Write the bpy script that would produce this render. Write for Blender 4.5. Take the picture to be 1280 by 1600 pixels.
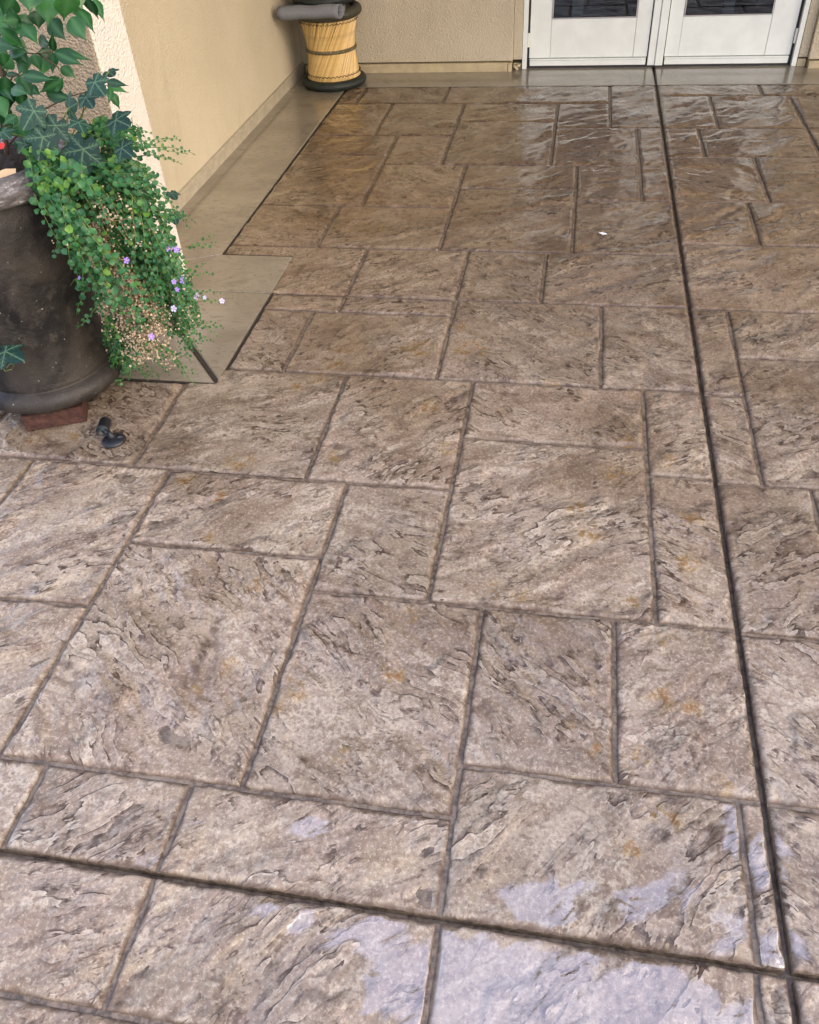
import bpy, bmesh, math, random
import numpy as np
from mathutils import Vector, Matrix

R = math.radians
for o in list(bpy.data.objects):
    bpy.data.objects.remove(o)
scn = bpy.context.scene
col = scn.collection
random.seed(7)
rng = np.random.default_rng(11)

# ------------------------------------------------------------------ camera
CAM = np.array([0.0, 0.0, 1.5])
YAW, PITCH, ROLL, FPX = -0.22063701, 0.7384957, -0.07330365, 1292.69
def cam_axes():
    f = np.array([math.sin(YAW)*math.cos(PITCH), math.cos(YAW)*math.cos(PITCH), -math.sin(PITCH)])
    r = np.array([math.cos(YAW), -math.sin(YAW), 0.0])
    u = np.cross(r, f)
    return (math.cos(ROLL)*r+math.sin(ROLL)*u, -math.sin(ROLL)*r+math.cos(ROLL)*u, f)
CR, CU, CF = cam_axes()
def ray(px, py):
    return CF*FPX + CR*(px-640) - CU*(py-800)
def on_z(px, py, z=0.0):
    d = ray(px, py); return CAM + d*((z-CAM[2])/d[2])
def on_y(px, py, Y):
    d = ray(px, py); return CAM + d*(Y/d[1])
cam_d = bpy.data.cameras.new('camera')
cam_d.sensor_fit = 'HORIZONTAL'; cam_d.sensor_width = 36.0
cam_d.lens = 36.0*FPX/1280.0
cam_d.clip_start = 0.02; cam_d.clip_end = 3000
cam = bpy.data.objects.new('camera', cam_d); col.objects.link(cam)
m = Matrix.Identity(4)
for i in range(3):
    m[i][0], m[i][1], m[i][2], m[i][3] = CR[i], CU[i], -CF[i], CAM[i]
cam.matrix_world = m
scn.camera = cam

# ------------------------------------------------------------------ light
SUN_DIR = Vector((0.71, -0.43, 0.56)).normalized()      # towards the sun
world = bpy.data.worlds.new('World'); scn.world = world; world.use_nodes = True
wn = world.node_tree.nodes; wl = world.node_tree.links
sky = wn.new('ShaderNodeTexSky'); sky.sky_type = 'NISHITA'; sky.sun_disc = False
sky.sun_elevation = math.asin(SUN_DIR.z)
sky.sun_rotation = math.atan2(SUN_DIR.x, SUN_DIR.y)
sky.air_density = 1.0; sky.dust_density = 1.5; sky.ozone_density = 1.0
hz = wn.new('ShaderNodeMix'); hz.data_type = 'RGBA'; hz.blend_type = 'ADD'; hz.inputs[0].default_value = 1.0   # even pale-blue tint added over the whole dome to brighten wet reflections
hz.inputs[7].default_value = (2.75, 3.15, 5.7, 1)
wl.new(sky.outputs[0], hz.inputs[6]); wl.new(hz.outputs[2], wn['Background'].inputs[0]); wn['Background'].inputs[1].default_value = 0.15
sun_d = bpy.data.lights.new('sun', 'SUN'); sun_d.energy = 0.6; sun_d.angle = R(38); sun_d.color = (1.0, 0.95, 0.88)
sun = bpy.data.objects.new('sun', sun_d); col.objects.link(sun)
sun.rotation_euler = SUN_DIR.to_track_quat('Z', 'Y').to_euler()
vs = scn.view_settings
vs.view_transform = 'Standard'; vs.look = 'None'; vs.gamma = 1.0; vs.use_curve_mapping = False
vs.exposure = 0.94
vs.use_white_balance = True; vs.white_balance_temperature = 8700

# ------------------------------------------------------------------ helpers
def tag(o, label=None, cat=None, group=None, kind=None):
    if label: o['label'] = label
    if cat: o['category'] = cat
    if group: o['group'] = group
    if kind: o['kind'] = kind
    return o
def link(o, parent=None):
    col.objects.link(o)
    if parent is not None:
        o.parent = parent
        o.matrix_parent_inverse = Matrix.Identity(4)
    return o
def empty(name, loc=(0, 0, 0), rz=0.0, parent=None):
    o = bpy.data.objects.new(name, None); link(o, parent)
    o.location = loc; o.rotation_euler = (0, 0, rz); o.empty_display_size = 0.1
    return o
def mesh_obj(name, verts, faces, mat, parent=None, smooth=False, loc=None):
    me = bpy.data.meshes.new(name)
    me.from_pydata([tuple(v) for v in verts], [], [tuple(f) for f in faces])
    me.update()
    if smooth:
        me.polygons.foreach_set('use_smooth', [True]*len(me.polygons))
    if mat: me.materials.append(mat)
    o = bpy.data.objects.new(name, me); link(o, parent)
    if loc is not None: o.location = loc
    return o
def bm_obj(name, bm, mat, parent=None, smooth=False, loc=None):
    me = bpy.data.meshes.new(name); bm.to_mesh(me); bm.free()
    if smooth: me.polygons.foreach_set('use_smooth', [True]*len(me.polygons))
    if mat: me.materials.append(mat)
    o = bpy.data.objects.new(name, me); link(o, parent)
    if loc is not None: o.location = loc
    return o
def box_bm(lo, hi, bev=0.0, seg=1):
    bm = bmesh.new()
    bmesh.ops.create_cube(bm, size=1)
    for v in bm.verts:
        v.co = Vector([(lo[i]+hi[i])/2 + v.co[i]*(hi[i]-lo[i]) for i in range(3)])
    if bev > 0:
        bmesh.ops.bevel(bm, geom=bm.edges[:], offset=bev, segments=seg, affect='EDGES', profile=0.6)
    return bm
def box(name, lo, hi, mat, parent=None, bev=0.0, seg=1):
    return bm_obj(name, box_bm(lo, hi, bev, seg), mat, parent)
def lathe(name, prof, mat, parent=None, n=64, loc=None, smooth=True):
    vs_, fs = [], []
    k = len(prof)
    for i in range(n):
        a = 2*math.pi*i/n
        for (r, z) in prof: vs_.append((r*math.cos(a), r*math.sin(a), z))
    for i in range(n):
        j = (i+1) % n
        for q in range(k-1): fs.append((i*k+q, j*k+q, j*k+q+1, i*k+q+1))
    return mesh_obj(name, vs_, fs, mat, parent, smooth, loc)
def torus_prof(rc, zc, rr, rz=None, n=12):
    rz = rz or rr
    return [(rc+rr*math.cos(2*math.pi*i/n), zc+rz*math.sin(2*math.pi*i/n)) for i in range(n+1)]
def tube_data(path, rad, n=5, V=None, F=None):
    V = [] if V is None else V; F = [] if F is None else F
    base = len(V); P = [Vector(p) for p in path]
    rads = rad if hasattr(rad, '__len__') else [rad]*len(P)
    up = Vector((0.3, 0.2, 1)).normalized()
    for i, p in enumerate(P):
        t = (P[min(i+1, len(P)-1)]-P[max(i-1, 0)]).normalized()
        a = t.cross(up)
        if a.length < 1e-4: a = t.cross(Vector((1, 0, 0)))
        a.normalize(); b = t.cross(a)
        for k in range(n):
            w = 2*math.pi*k/n
            V.append(p + (a*math.cos(w)+b*math.sin(w))*rads[i])
    for i in range(len(P)-1):
        for k in range(n):
            F.append((base+i*n+k, base+i*n+(k+1) % n, base+(i+1)*n+(k+1) % n, base+(i+1)*n+k))
    F.append(tuple(base+k for k in range(n))[::-1]); F.append(tuple(base+(len(P)-1)*n+k for k in range(n)))
    return V, F
def bez(a, b, c, d, n):
    a, b, c, d = [np.array(q, float) for q in (a, b, c, d)]
    return [tuple((1-t)**3*a+3*(1-t)**2*t*b+3*(1-t)*t*t*c+t**3*d) for t in np.linspace(0, 1, n)]

# ------------------------------------------------------------------ numpy noise
def _hash(ix, iy, seed):
    h = (ix.astype(np.int64)*374761393 + iy.astype(np.int64)*668265263 + int(seed)*1442695041) & 0xffffffff
    h = ((h ^ (h >> 13))*1274126177) & 0xffffffff
    return h ^ (h >> 16)
def gnoise(x, y, seed=0):
    x0 = np.floor(x); y0 = np.floor(y); fx = x-x0; fy = y-y0
    u = fx*fx*fx*(fx*(fx*6-15)+10); v = fy*fy*fy*(fy*(fy*6-15)+10)
    def gr(ox, oy):
        a = _hash(x0+ox, y0+oy, seed)/4294967296.0*2*math.pi
        return np.cos(a)*(fx-ox)+np.sin(a)*(fy-oy)
    n = (gr(0, 0)*(1-u)+gr(1, 0)*u)*(1-v)+(gr(0, 1)*(1-u)+gr(1, 1)*u)*v
    return n*1.5
def fbm(x, y, seed=0, octv=4, gain=0.5):
    s = np.zeros_like(x); a = 1.0
    for i in range(octv):
        s += a*gnoise(x, y, seed+i*17); x = x*2.03+3.1; y = y*2.03+1.7; a *= gain
    return s
def sstep(a, b, x):
    t = np.clip((x-a)/(b-a), 0, 1); return t*t*(3-2*t)

# ------------------------------------------------------------------ material builder
class NT:
    def __init__(s, name):
        s.m = bpy.data.materials.new(name); s.m.use_nodes = True
        s.t = s.m.node_tree; s.n = s.t.nodes; s.l = s.t.links
        s.p = s.n['Principled BSDF']; s.out = s.n['Material Output']
    def node(s, kind, **kw):
        n = s.n.new(kind)
        for k, v in kw.items():
            if hasattr(n, k): setattr(n, k, v)
            else: n.inputs[k.replace('_', ' ')].default_value = v
        return n
    def put(s, sock, val):
        if isinstance(val, bpy.types.NodeSocket): s.l.new(val, sock)
        elif isinstance(val, (tuple, list)) and len(val) == 3 and sock.type == 'RGBA': sock.default_value = (*val, 1)
        else: sock.default_value = val
    def coord(s, kind='Object'):
        return s.node('ShaderNodeTexCoord').outputs[kind]
    def geo(s):
        return s.node('ShaderNodeNewGeometry').outputs['Position']
    def mapp(s, v, scale=(1, 1, 1), rot=(0, 0, 0), loc=(0, 0, 0)):
        n = s.node('ShaderNodeMapping'); s.l.new(v, n.inputs[0])
        n.inputs['Scale'].default_value = scale; n.inputs['Rotation'].default_value = rot; n.inputs['Location'].default_value = loc
        return n.outputs[0]
    def noise(s, v, scale, detail=4, rough=0.55, dist=0.0, dim='3D'):
        n = s.node('ShaderNodeTexNoise'); n.noise_dimensions = dim; s.l.new(v, n.inputs['Vector'])
        n.inputs['Scale'].default_value = scale; n.inputs['Detail'].default_value = detail
        n.inputs['Roughness'].default_value = rough; n.inputs['Distortion'].default_value = dist
        return n.outputs['Fac']
    def voro(s, v, scale, feature='F1', rand=1.0):
        n = s.node('ShaderNodeTexVoronoi'); n.feature = feature; s.l.new(v, n.inputs['Vector'])
        n.inputs['Scale'].default_value = scale; n.inputs['Randomness'].default_value = rand
        return n.outputs['Distance']
    def attr(s, name):
        n = s.node('ShaderNodeAttribute'); n.attribute_name = name; return n.outputs['Fac']
    def ramp(s, v, a, b, lo=0.0, hi=1.0):
        n = s.node('ShaderNodeMapRange'); n.interpolation_type = 'SMOOTHSTEP'; s.l.new(v, n.inputs[0])
        n.inputs[1].default_value = a; n.inputs[2].default_value = b; n.inputs[3].default_value = lo; n.inputs[4].default_value = hi
        return n.outputs[0]
    def math(s, op, a, b=0.0, c=0.0):
        n = s.node('ShaderNodeMath'); n.operation = op
        s.put(n.inputs[0], a); s.put(n.inputs[1], b)
        if op in ('MULTIPLY_ADD',): s.put(n.inputs[2], c)
        return n.outputs[0]
    def mix(s, f, a, b, blend='MIX'):
        n = s.node('ShaderNodeMix'); n.data_type = 'RGBA'; n.blend_type = blend
        s.put(n.inputs[0], f); s.put(n.inputs[6], a); s.put(n.inputs[7], b)
        return n.outputs[2]
    def bump(s, h, strength=1.0, dist=0.001, normal=None):
        n = s.node('ShaderNodeBump'); n.inputs['Strength'].default_value = strength; n.inputs['Distance'].default_value = dist
        s.l.new(h, n.inputs['Height'])
        if normal is not None: s.l.new(normal, n.inputs['Normal'])
        return n.outputs[0]
    def set(s, **kw):
        for k, v in kw.items(): s.put(s.p.inputs[k.replace('_', ' ')], v)
        return s.m

def mat_slab():
    t = NT('stamped_slate_concrete'); P = t.geo()
    info = t.node('ShaderNodeObjectInfo').outputs['Random']
    tone, ledge, pit, rust, wet, edge, n1, n4, gate, gate2 = [t.attr(k) for k in ('tone', 'ledge', 'pit', 'rust', 'wet', 'edge', 'blot', 'blot2', 'gatea', 'gateb')]
    cmb = t.node('ShaderNodeCombineXYZ'); t.put(cmb.inputs[0], t.attr('gu')); t.put(cmb.inputs[1], t.attr('gv'))
    Gw = cmb.outputs[0]                      # coordinates along the cleavage of each slab
    def terrace(sc, scale, levels, detail, w, rough=.5):
        n = t.noise(t.mapp(Gw, sc), scale, detail, rough, 0, '2D')
        T = t.math('MULTIPLY', n, levels); f = t.math('FRACT', T); k = t.math('SUBTRACT', T, f)
        up = t.ramp(f, 1-w, 1.0); h = t.math('ADD', k, up)
        q = t.ramp(f, .30, .99); line = t.math('MULTIPLY', t.math('MULTIPLY', q, q), t.ramp(f, 1.0, .985))
        lip = t.math('MULTIPLY', t.ramp(f, .0, .012), t.ramp(f, .22, .03))
        return h, line, lip, n
    def flakes(sc, scale, w, lines=True):
        m_ = t.mapp(Gw, sc)
        v = t.node('ShaderNodeTexVoronoi'); v.voronoi_dimensions = '2D'; t.l.new(m_, v.inputs['Vector']); v.inputs['Scale'].default_value = scale
        sp = t.node('ShaderNodeSeparateColor'); t.l.new(v.outputs['Color'], sp.inputs[0])
        if not lines: return sp.outputs[0], None
        v2 = t.node('ShaderNodeTexVoronoi'); v2.voronoi_dimensions = '2D'; v2.feature = 'DISTANCE_TO_EDGE'; t.l.new(m_, v2.inputs['Vector']); v2.inputs['Scale'].default_value = scale
        return sp.outputs[0], t.ramp(v2.outputs['Distance'], w, w*.15)
    n2 = t.noise(P, 34, 5, 0.62, 0, '2D'); n3 = t.noise(P, 120, 4, 0.75, 0, '2D')
    hA, lA, pA, nA = terrace((1, 3.4, 1), 3.0, 8, 5, .26, .50)
    hB, lB, pB, nB = terrace((1, 2.8, 1), 7.5, 6, 4, .34, .50)
    f1, e1 = flakes((1, 2.6, 1), 6.0, .045)
    f2, e2 = flakes((1, 2.0, 1), 21.0, .075, False)
    gate3 = t.ramp(n1, .54, .66)
    c = t.mix(t.ramp(n1, .3, .7), (.35, .285, .205), (.46, .385, .29))
    c = t.mix(t.math('MULTIPLY', t.ramp(n4, .42, .65), .5), c, (.37, .29, .23))
    c = t.mix(t.ramp(f1, .45, .95, 0, .38), c, (.27, .195, .15))
    c = t.mix(t.ramp(f2, .55, .95, 0, .30), c, (.25, .18, .135))
    c = t.mix(t.ramp(tone, .38, .85, 0, .8), c, (.195, .137, .092))
    c = t.mix(t.ramp(nB, .56, .40, 0, .30), c, (.27, .20, .155))
    c = t.mix(t.math('MULTIPLY', t.ramp(nA, .50, .62), t.ramp(n2, .42, .62)), c, (.60, .53, .42))
    c = t.mix(t.ramp(n2, .54, .66, 0, .65), c, (.20, .138, .10))
    c = t.mix(t.ramp(n3, .54, .68, 0, .62), c, (.175, .125, .092))
    c = t.mix(t.ramp(n3, .46, .35, 0, .5), c, (.66, .60, .49))
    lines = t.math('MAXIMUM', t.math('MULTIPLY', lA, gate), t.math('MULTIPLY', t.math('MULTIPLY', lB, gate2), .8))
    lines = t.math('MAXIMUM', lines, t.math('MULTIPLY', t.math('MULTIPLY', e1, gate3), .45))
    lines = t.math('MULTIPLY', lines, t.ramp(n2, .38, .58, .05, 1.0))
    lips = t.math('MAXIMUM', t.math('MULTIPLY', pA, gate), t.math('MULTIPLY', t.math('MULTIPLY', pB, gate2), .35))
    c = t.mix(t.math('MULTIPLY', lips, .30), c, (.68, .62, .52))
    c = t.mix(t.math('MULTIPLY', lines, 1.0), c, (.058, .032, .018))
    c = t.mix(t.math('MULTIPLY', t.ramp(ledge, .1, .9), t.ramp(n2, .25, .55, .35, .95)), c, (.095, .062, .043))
    c = t.mix(t.math('MULTIPLY', pit, .6), c, (.085, .052, .034))
    c = t.mix(t.math('MULTIPLY', edge, t.ramp(n2, .3, .65, .45, .95)), c, (.13, .09, .065))
    rn = t.math('MULTIPLY', rust, t.ramp(n2, .36, .62)); rn = t.math('MULTIPLY', rn, t.ramp(n3, .3, .6, .4, 1))
    c = t.mix(t.ramp(rn, .05, .8, 0, .66), c, t.mix(t.ramp(rn, .4, .9), (.40, .265, .10), (.27, .13, .04)))
    hv = t.node('ShaderNodeHueSaturation'); t.l.new(c, hv.inputs['Color'])
    t.put(hv.inputs['Value'], t.ramp(info, 0, 1, .70, .86)); hv.inputs['Saturation'].default_value = 1.08
    c = t.mix(t.math('MULTIPLY', wet, .9), hv.outputs[0], (.50, .40, .285), 'MULTIPLY')
    h = t.math('ADD', t.math('MULTIPLY', hA, t.math('MULTIPLY', gate, .36)), t.math('MULTIPLY', hB, t.math('MULTIPLY', gate2, .17)))
    h = t.math('ADD', h, t.math('ADD', t.math('MULTIPLY', f1, .30), t.math('MULTIPLY', t.math('MULTIPLY', f2, gate), .20)))
    h = t.math('ADD', h, t.math('ADD', t.math('MULTIPLY', n2, .50), t.math('MULTIPLY', n3, .30)))
    h = t.math('SUBTRACT', h, t.math('MULTIPLY', lines, .22))
    bmp = t.bump(h, 1.0, .0045)
    gn = t.node('ShaderNodeNewGeometry').outputs['Normal']
    cm = t.node('ShaderNodeMix'); cm.data_type = 'VECTOR'; t.put(cm.inputs[0], t.ramp(wet, 0, 1, .38, .09)); t.l.new(gn, cm.inputs[4]); t.l.new(bmp, cm.inputs[5]); cb = cm.outputs[1]
    fm_ = t.math('ADD', t.attr('film'), t.math('MULTIPLY', t.math('SUBTRACT', nA, .5), -1.2))
    fm_ = t.math('ADD', fm_, t.math('MULTIPLY', t.math('SUBTRACT', nB, .5), -.9))
    fm_ = t.ramp(fm_, .38, .54); fm_ = t.math('MULTIPLY', fm_, t.math('SUBTRACT', 1.0, edge))
    gl = t.node('ShaderNodeBsdfGlossy'); gl.inputs['Roughness'].default_value = .04
    fm2 = t.node('ShaderNodeMix'); fm2.data_type = 'VECTOR'; fm2.inputs[0].default_value = .22; t.l.new(gn, fm2.inputs[4]); t.l.new(bmp, fm2.inputs[5]); t.l.new(fm2.outputs[1], gl.inputs['Normal'])
    fac = t.node('ShaderNodeLayerWeight').outputs['Facing']
    fr = t.math('MULTIPLY', fm_, t.math('MULTIPLY_ADD', t.math('POWER', fac, 5.0), .77, .23))
    mx = t.node('ShaderNodeMixShader'); t.l.new(fr, mx.inputs[0]); t.l.new(t.p.outputs[0], mx.inputs[1]); t.l.new(gl.outputs[0], mx.inputs[2]); t.l.new(mx.outputs[0], t.out.inputs[0])
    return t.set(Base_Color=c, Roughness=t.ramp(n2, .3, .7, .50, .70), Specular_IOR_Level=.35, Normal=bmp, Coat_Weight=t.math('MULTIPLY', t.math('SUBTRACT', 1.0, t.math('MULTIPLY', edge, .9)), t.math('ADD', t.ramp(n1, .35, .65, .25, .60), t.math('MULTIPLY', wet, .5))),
                 Coat_Roughness=t.math('ADD', t.ramp(n1, .35, .7, .22, .14), t.math('MULTIPLY', wet, -.10)), Coat_IOR=1.6, Coat_Normal=cb)
def mat_groove():
    t = NT('joint_concrete'); P = t.geo()
    n2 = t.noise(P, 60, 6, .7); n1 = t.noise(P, 9, 4)
    c = t.mix(t.ramp(n2, .35, .65), (.060, .042, .029), (.22, .17, .12))
    c = t.mix(t.ramp(n1, .5, .7, 0, .5), c, (.25, .21, .16))
    return t.set(Base_Color=c, Roughness=.6, Normal=t.bump(n2, 1, .003), Coat_Weight=.4, Coat_Roughness=.25)
def mat_band():
    t = NT('smooth_concrete'); P = t.geo()
    s = t.mapp(P, (1, 2.2, 1), (0, 0, .25))
    n1 = t.noise(P, 4, 5, .55); n2 = t.noise(s, 26, 6, .7, .6); n3 = t.noise(P, 240, 3, .6)
    c = t.mix(t.ramp(n1, .3, .7), (.185, .160, .115), (.26, .225, .168))
    c = t.mix(t.ramp(n2, .53, .66, 0, .7), c, (.115, .085, .055))
    c = t.mix(t.ramp(n3, .58, .75, 0, .4), c, (.15, .125, .09))
    n5 = t.noise(t.mapp(P, (1.6, 2.0, 1), (0, 0, .6)), 3.4, 6, .7, .9); c = t.mix(t.ramp(n5, .50, .68, 0, .6), c, (.13, .108, .075))
    c = t.mix(t.ramp(n5, .42, .28, 0, .4), c, (.34, .31, .25))
    c = t.mix(t.math('MULTIPLY', t.attr('rust'), t.ramp(n2, .3, .6)), c, (.36, .15, .03))
    h = t.math('ADD', n2, t.math('MULTIPLY', n3, .4))
    return t.set(Base_Color=c, Roughness=.5, Normal=t.bump(h, .5, .0012), Coat_Weight=.9, Coat_IOR=1.5, Coat_Roughness=t.ramp(n1, .3, .7, .16, .06),
                 Coat_Normal=t.bump(n2, .25, .0006))
def mat_stucco(name, a, b, bd=.0055):
    t = NT(name); P = t.geo()
    n1 = t.noise(P, 1.6, 4); n2 = t.noise(P, 100, 4, .6, .4); n3 = t.noise(P, 240, 3, .6); v = t.voro(P, 125)
    c = t.mix(t.ramp(n1, .3, .7), a, b)
    c = t.mix(t.ramp(n3, .62, .78, 0, .25), c, tuple(q*.55 for q in a))
    n6 = t.noise(t.mapp(P, (3, 3, 1)), 1.3, 6, .7, .8); c = t.mix(t.ramp(n6, .52, .72, 0, .28), c, tuple(q*.72 for q in a))
    h = t.math('ADD', t.math('MULTIPLY', n2, 1.0), t.math('MULTIPLY', v, .7))
    h = t.math('ADD', h, t.math('MULTIPLY', n3, .3))
    return t.set(Base_Color=c, Roughness=.85, Normal=t.bump(h, 1.0, bd))
def simple(name, c, rough=.5, var=.15, scale=30, bump=0.0, bscale=80, metal=0.0, **kw):
    t = NT(name); P = t.coord('Object'); n = t.noise(P, scale, 5, .6)
    cc = t.mix(t.ramp(n, .3, .7), tuple(q*(1-var) for q in c), tuple(min(1, q*(1+var)) for q in c))
    t.set(Base_Color=cc, Roughness=rough, Metallic=metal, **kw)
    if bump: t.put(t.p.inputs['Normal'], t.bump(t.noise(P, bscale, 4, .6), 1, bump))
    return t.m
def mat_leaf(name, a, b, c3, rough=.38, vein=None, coat=.15):
    t = NT(name); P = t.geo()
    rnd = t.math('FRACT', t.math('ADD', t.node('ShaderNodeObjectInfo').outputs['Random'], t.attr('rnd')))
    c = t.mix(t.ramp(rnd, 0, .75), a, b); c = t.mix(t.ramp(rnd, .7, 1.0), c, c3)
    n = t.noise(P, 60, 4); c = t.mix(t.ramp(n, .35, .7, 0, .35), c, tuple(q*.55 for q in a))
    if vein: c = t.mix(t.math('MULTIPLY', t.attr('vein'), .75), c, vein)
    t.set(Base_Color=c, Roughness=rough, Specular_IOR_Level=.3, Coat_Weight=coat, Coat_Roughness=.25)
    tr = t.node('ShaderNodeBsdfTranslucent'); t.l.new(c, tr.inputs[0])
    mx = t.node('ShaderNodeMixShader'); mx.inputs[0].default_value = .22
    t.l.new(t.p.outputs[0], mx.inputs[1]); t.l.new(tr.outputs[0], mx.inputs[2]); t.l.new(mx.outputs[0], t.out.inputs[0])
    return t.m
def mat_pot():
    t = NT('weathered_black_clay'); P = t.coord('Object')
    n1 = t.noise(P, 5, 6, .6, .5); n2 = t.noise(P, 28, 6, .7); n3 = t.noise(P, 160, 3, .6); v = t.voro(P, 38)
    c = t.mix(t.ramp(n1, .38, .62), (.0045, .0045, .005), (.034, .029, .024))
    c = t.mix(t.ramp(n2, .5, .7, 0, .7), c, (.050, .044, .037))
    c = t.mix(t.ramp(n3, .6, .75, 0, .6), c, (.005, .007, .006))
    vs_ = t.voro(P, 44); c = t.mix(t.math('MULTIPLY', t.ramp(n2, .5, .62), t.ramp(vs_, .13, .05, 0, .7)), c, (.55, .52, .46))
    return t.set(Base_Color=c, Roughness=t.ramp(n2, .3, .7, .38, .65), Normal=t.bump(t.math('ADD', n2, t.math('MULTIPLY', n3, .5)), .8, .0035), Specular_IOR_Level=.36)
def mat_rim():
    t = NT('chalky_worn_rim'); P = t.coord('Object')
    n1 = t.noise(t.mapp(P, (9, 9, 26)), 2.2, 6, .7, .4); n2 = t.noise(P, 90, 5, .7)
    c = t.mix(t.ramp(n1, .35, .6), (.050, .045, .042), (.15, .14, .135))
    c = t.mix(t.math('MULTIPLY', t.ramp(n1, .5, .66), t.ramp(n2, .42, .6)), c, (.62, .63, .64))
    return t.set(Base_Color=c, Roughness=.75, Normal=t.bump(n2, .8, .003))
def mat_cane():
    t = NT('split_cane'); P = t.coord('Object')
    r = t.node('ShaderNodeObjectInfo').outputs['Random']
    n = t.noise(t.mapp(P, (40, 40, 4)), 3, 4); k = t.noise(t.mapp(P, (1, 1, 1)), 34, 2, .4)
    c = t.mix(r, (.52, .32, .10), (.74, .52, .22)); c = t.mix(t.ramp(n, .45, .75, 0, .6), c, (.30, .16, .045))
    c = t.mix(t.ramp(k, .70, .76, 0, .9), c, (.06, .03, .012))
    return t.set(Base_Color=c, Roughness=.38, Coat_Weight=.3, Coat_Roughness=.2)
def mat_glass():
    t = NT('door_glass')
    gl = t.node('ShaderNodeBsdfGlossy'); gl.inputs['Roughness'].default_value = .01
    tr = t.node('ShaderNodeBsdfTransparent'); tr.inputs[0].default_value = (.55, .58, .60, 1)
    fac = t.node('ShaderNodeLayerWeight').outputs['Facing']
    fr = t.math('MULTIPLY_ADD', t.math('POWER', fac, 5.0), .95, .05)
    mx = t.node('ShaderNodeMixShader'); t.l.new(fr, mx.inputs[0])
    t.l.new(tr.outputs[0], mx.inputs[1]); t.l.new(gl.outputs[0], mx.inputs[2]); t.l.new(mx.outputs[0], t.out.inputs[0])
    t.n.remove(t.p); return t.m

M = dict(
    slab=mat_slab(), groove=mat_groove(), band=mat_band(),
    stucco=mat_stucco('cream_stucco', (.50, .435, .31), (.56, .49, .355)),
    pil=mat_stucco('pale_stucco', (.68, .64, .56), (.72, .68, .60)),
    tan=mat_stucco('shaded_stucco', (.36, .29, .20), (.41, .335, .235), .011), expj=simple('dark_joint_filler', (.030, .021, .014), .8, .4, 50, .003, 120),  # tan: darker stucco colour with the pilaster front's shade painted in
    found=simple('painted_foundation', (.44, .36, .22), .6, .15, 12, .002, 60),
    screed=simple('grey_screed', (.36, .32, .24), .55, .12, 20, .001, 60),
    door=simple('white_door_paint', (.72, .76, .71), .36, .05, 9, .0006, 30),
    seal=simple('black_seal', (.02, .02, .02), .6), metal=simple('aluminium_bead', (.45, .44, .42), .35, .05, 10, metal=.8),
    hinge=simple('white_hinge', (.70, .71, .64), .4, .05),
    glass=mat_glass(),
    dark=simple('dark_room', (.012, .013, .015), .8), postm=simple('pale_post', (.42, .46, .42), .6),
    ground=simple('yard_soil', (.20, .17, .13), .9, .3, 1.5, .02, 6),
    roof=simple('white_soffit', (.55, .50, .42), .8, .05, 4), timber=simple('painted_beam', (.45, .40, .32), .7, .1, 8),
    pot=mat_pot(), rim=mat_rim(), soil=simple('potting_soil', (.022, .015, .010), .95, .5, 60, .02, 45),
    brick=simple('dark_red_brick', (.052, .017, .011), .75, .45, 45, .004, 120),
    iron=simple('blue_black_metal', (.009, .012, .016), .42, .35, 60, .0008, 200),
    lens=simple('lamp_lens', (.05, .08, .09), .15),
    rubber=simple('green_black_rubber', (.010, .017, .013), .6, .35, 25, .002, 160),
    olive=simple('olive_rubber', (.045, .042, .025), .6, .3, 25, .002, 160),
    cane=mat_cane(), twine=simple('olive_twine', (.16, .13, .065), .8, .5, 90, .003, 220), darktwine=simple('dark_twine', (.035, .022, .012), .8),
    seat=simple('woven_seat', (.20, .13, .06), .8, .4, 80, .003, 160),
    mat=simple('grey_felt', (.17, .18, .19), .85, .18, 220, .0015, 400),
    leaf=mat_leaf('trailing_leaf', (.016, .100, .042), (.040, .180, .052), (.15, .34, .045), .45),
    shrub=mat_leaf('glossy_leaf', (.006, .062, .018), (.013, .108, .026), (.035, .17, .036), .30, vein=(.05, .17, .06), coat=.18),
    ivy=mat_leaf('ivy_leaf', (.008, .042, .034), (.014, .062, .044), (.020, .080, .045), .55, vein=(.12, .24, .14), coat=0.0),
    stem=simple('green_stem', (.13, .20, .05), .6), twig=simple('brown_twig', (.10, .06, .035), .8),
    dry=simple('dried_bloom', (.44, .35, .23), .9, .5, 60), drystem=simple('dried_stem', (.22, .13, .07), .9, .3),
    petal=simple('violet_petal', (.46, .28, .80), .6, .12, 60), petal2=simple('pale_petal', (.62, .60, .86), .6, .1, 60),
    eye=simple('flower_eye', (.75, .45, .55), .6), red=simple('red_petal', (.75, .03, .02), .5),
    deadleaf=simple('dead_leaf', (.50, .36, .20), .75, .2, 60), scrap=simple('white_scrap', (.75, .77, .78), .5, .05),
)

# ------------------------------------------------------------------ ground and patio floor
mesh_obj('ground', [(-400, -400, -.10), (400, -400, -.10), (400, 400, -.10), (-400, 400, -.10)], [(0, 1, 2, 3)], M['ground'])
bpy.data.objects['ground']['kind'] = 'structure'
CJX, CJY, SLOT = 0.451, 0.575, 0.0062
TOP = -0.0080
bm = bmesh.new()
def add_box(bm, lo, hi):
    q = box_bm(lo, hi); me = bpy.data.meshes.new('t'); q.to_mesh(me); q.free(); bm.from_mesh(me); bpy.data.meshes.remove(me)
for (x0, x1) in ((-3.4, CJX-SLOT), (CJX+SLOT, 4.2)):
    for (y0, y1) in ((-1.6, CJY-SLOT), (CJY+SLOT, 5.83)):
        add_box(bm, (x0, y0, -.09), (x1, y1, TOP))
add_box(bm, (-3.39, -1.59, -.095), (4.19, 5.82, -.026))
floor = bm_obj('patio_floor', bm, M['groove']); tag(floor, kind='structure')

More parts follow.
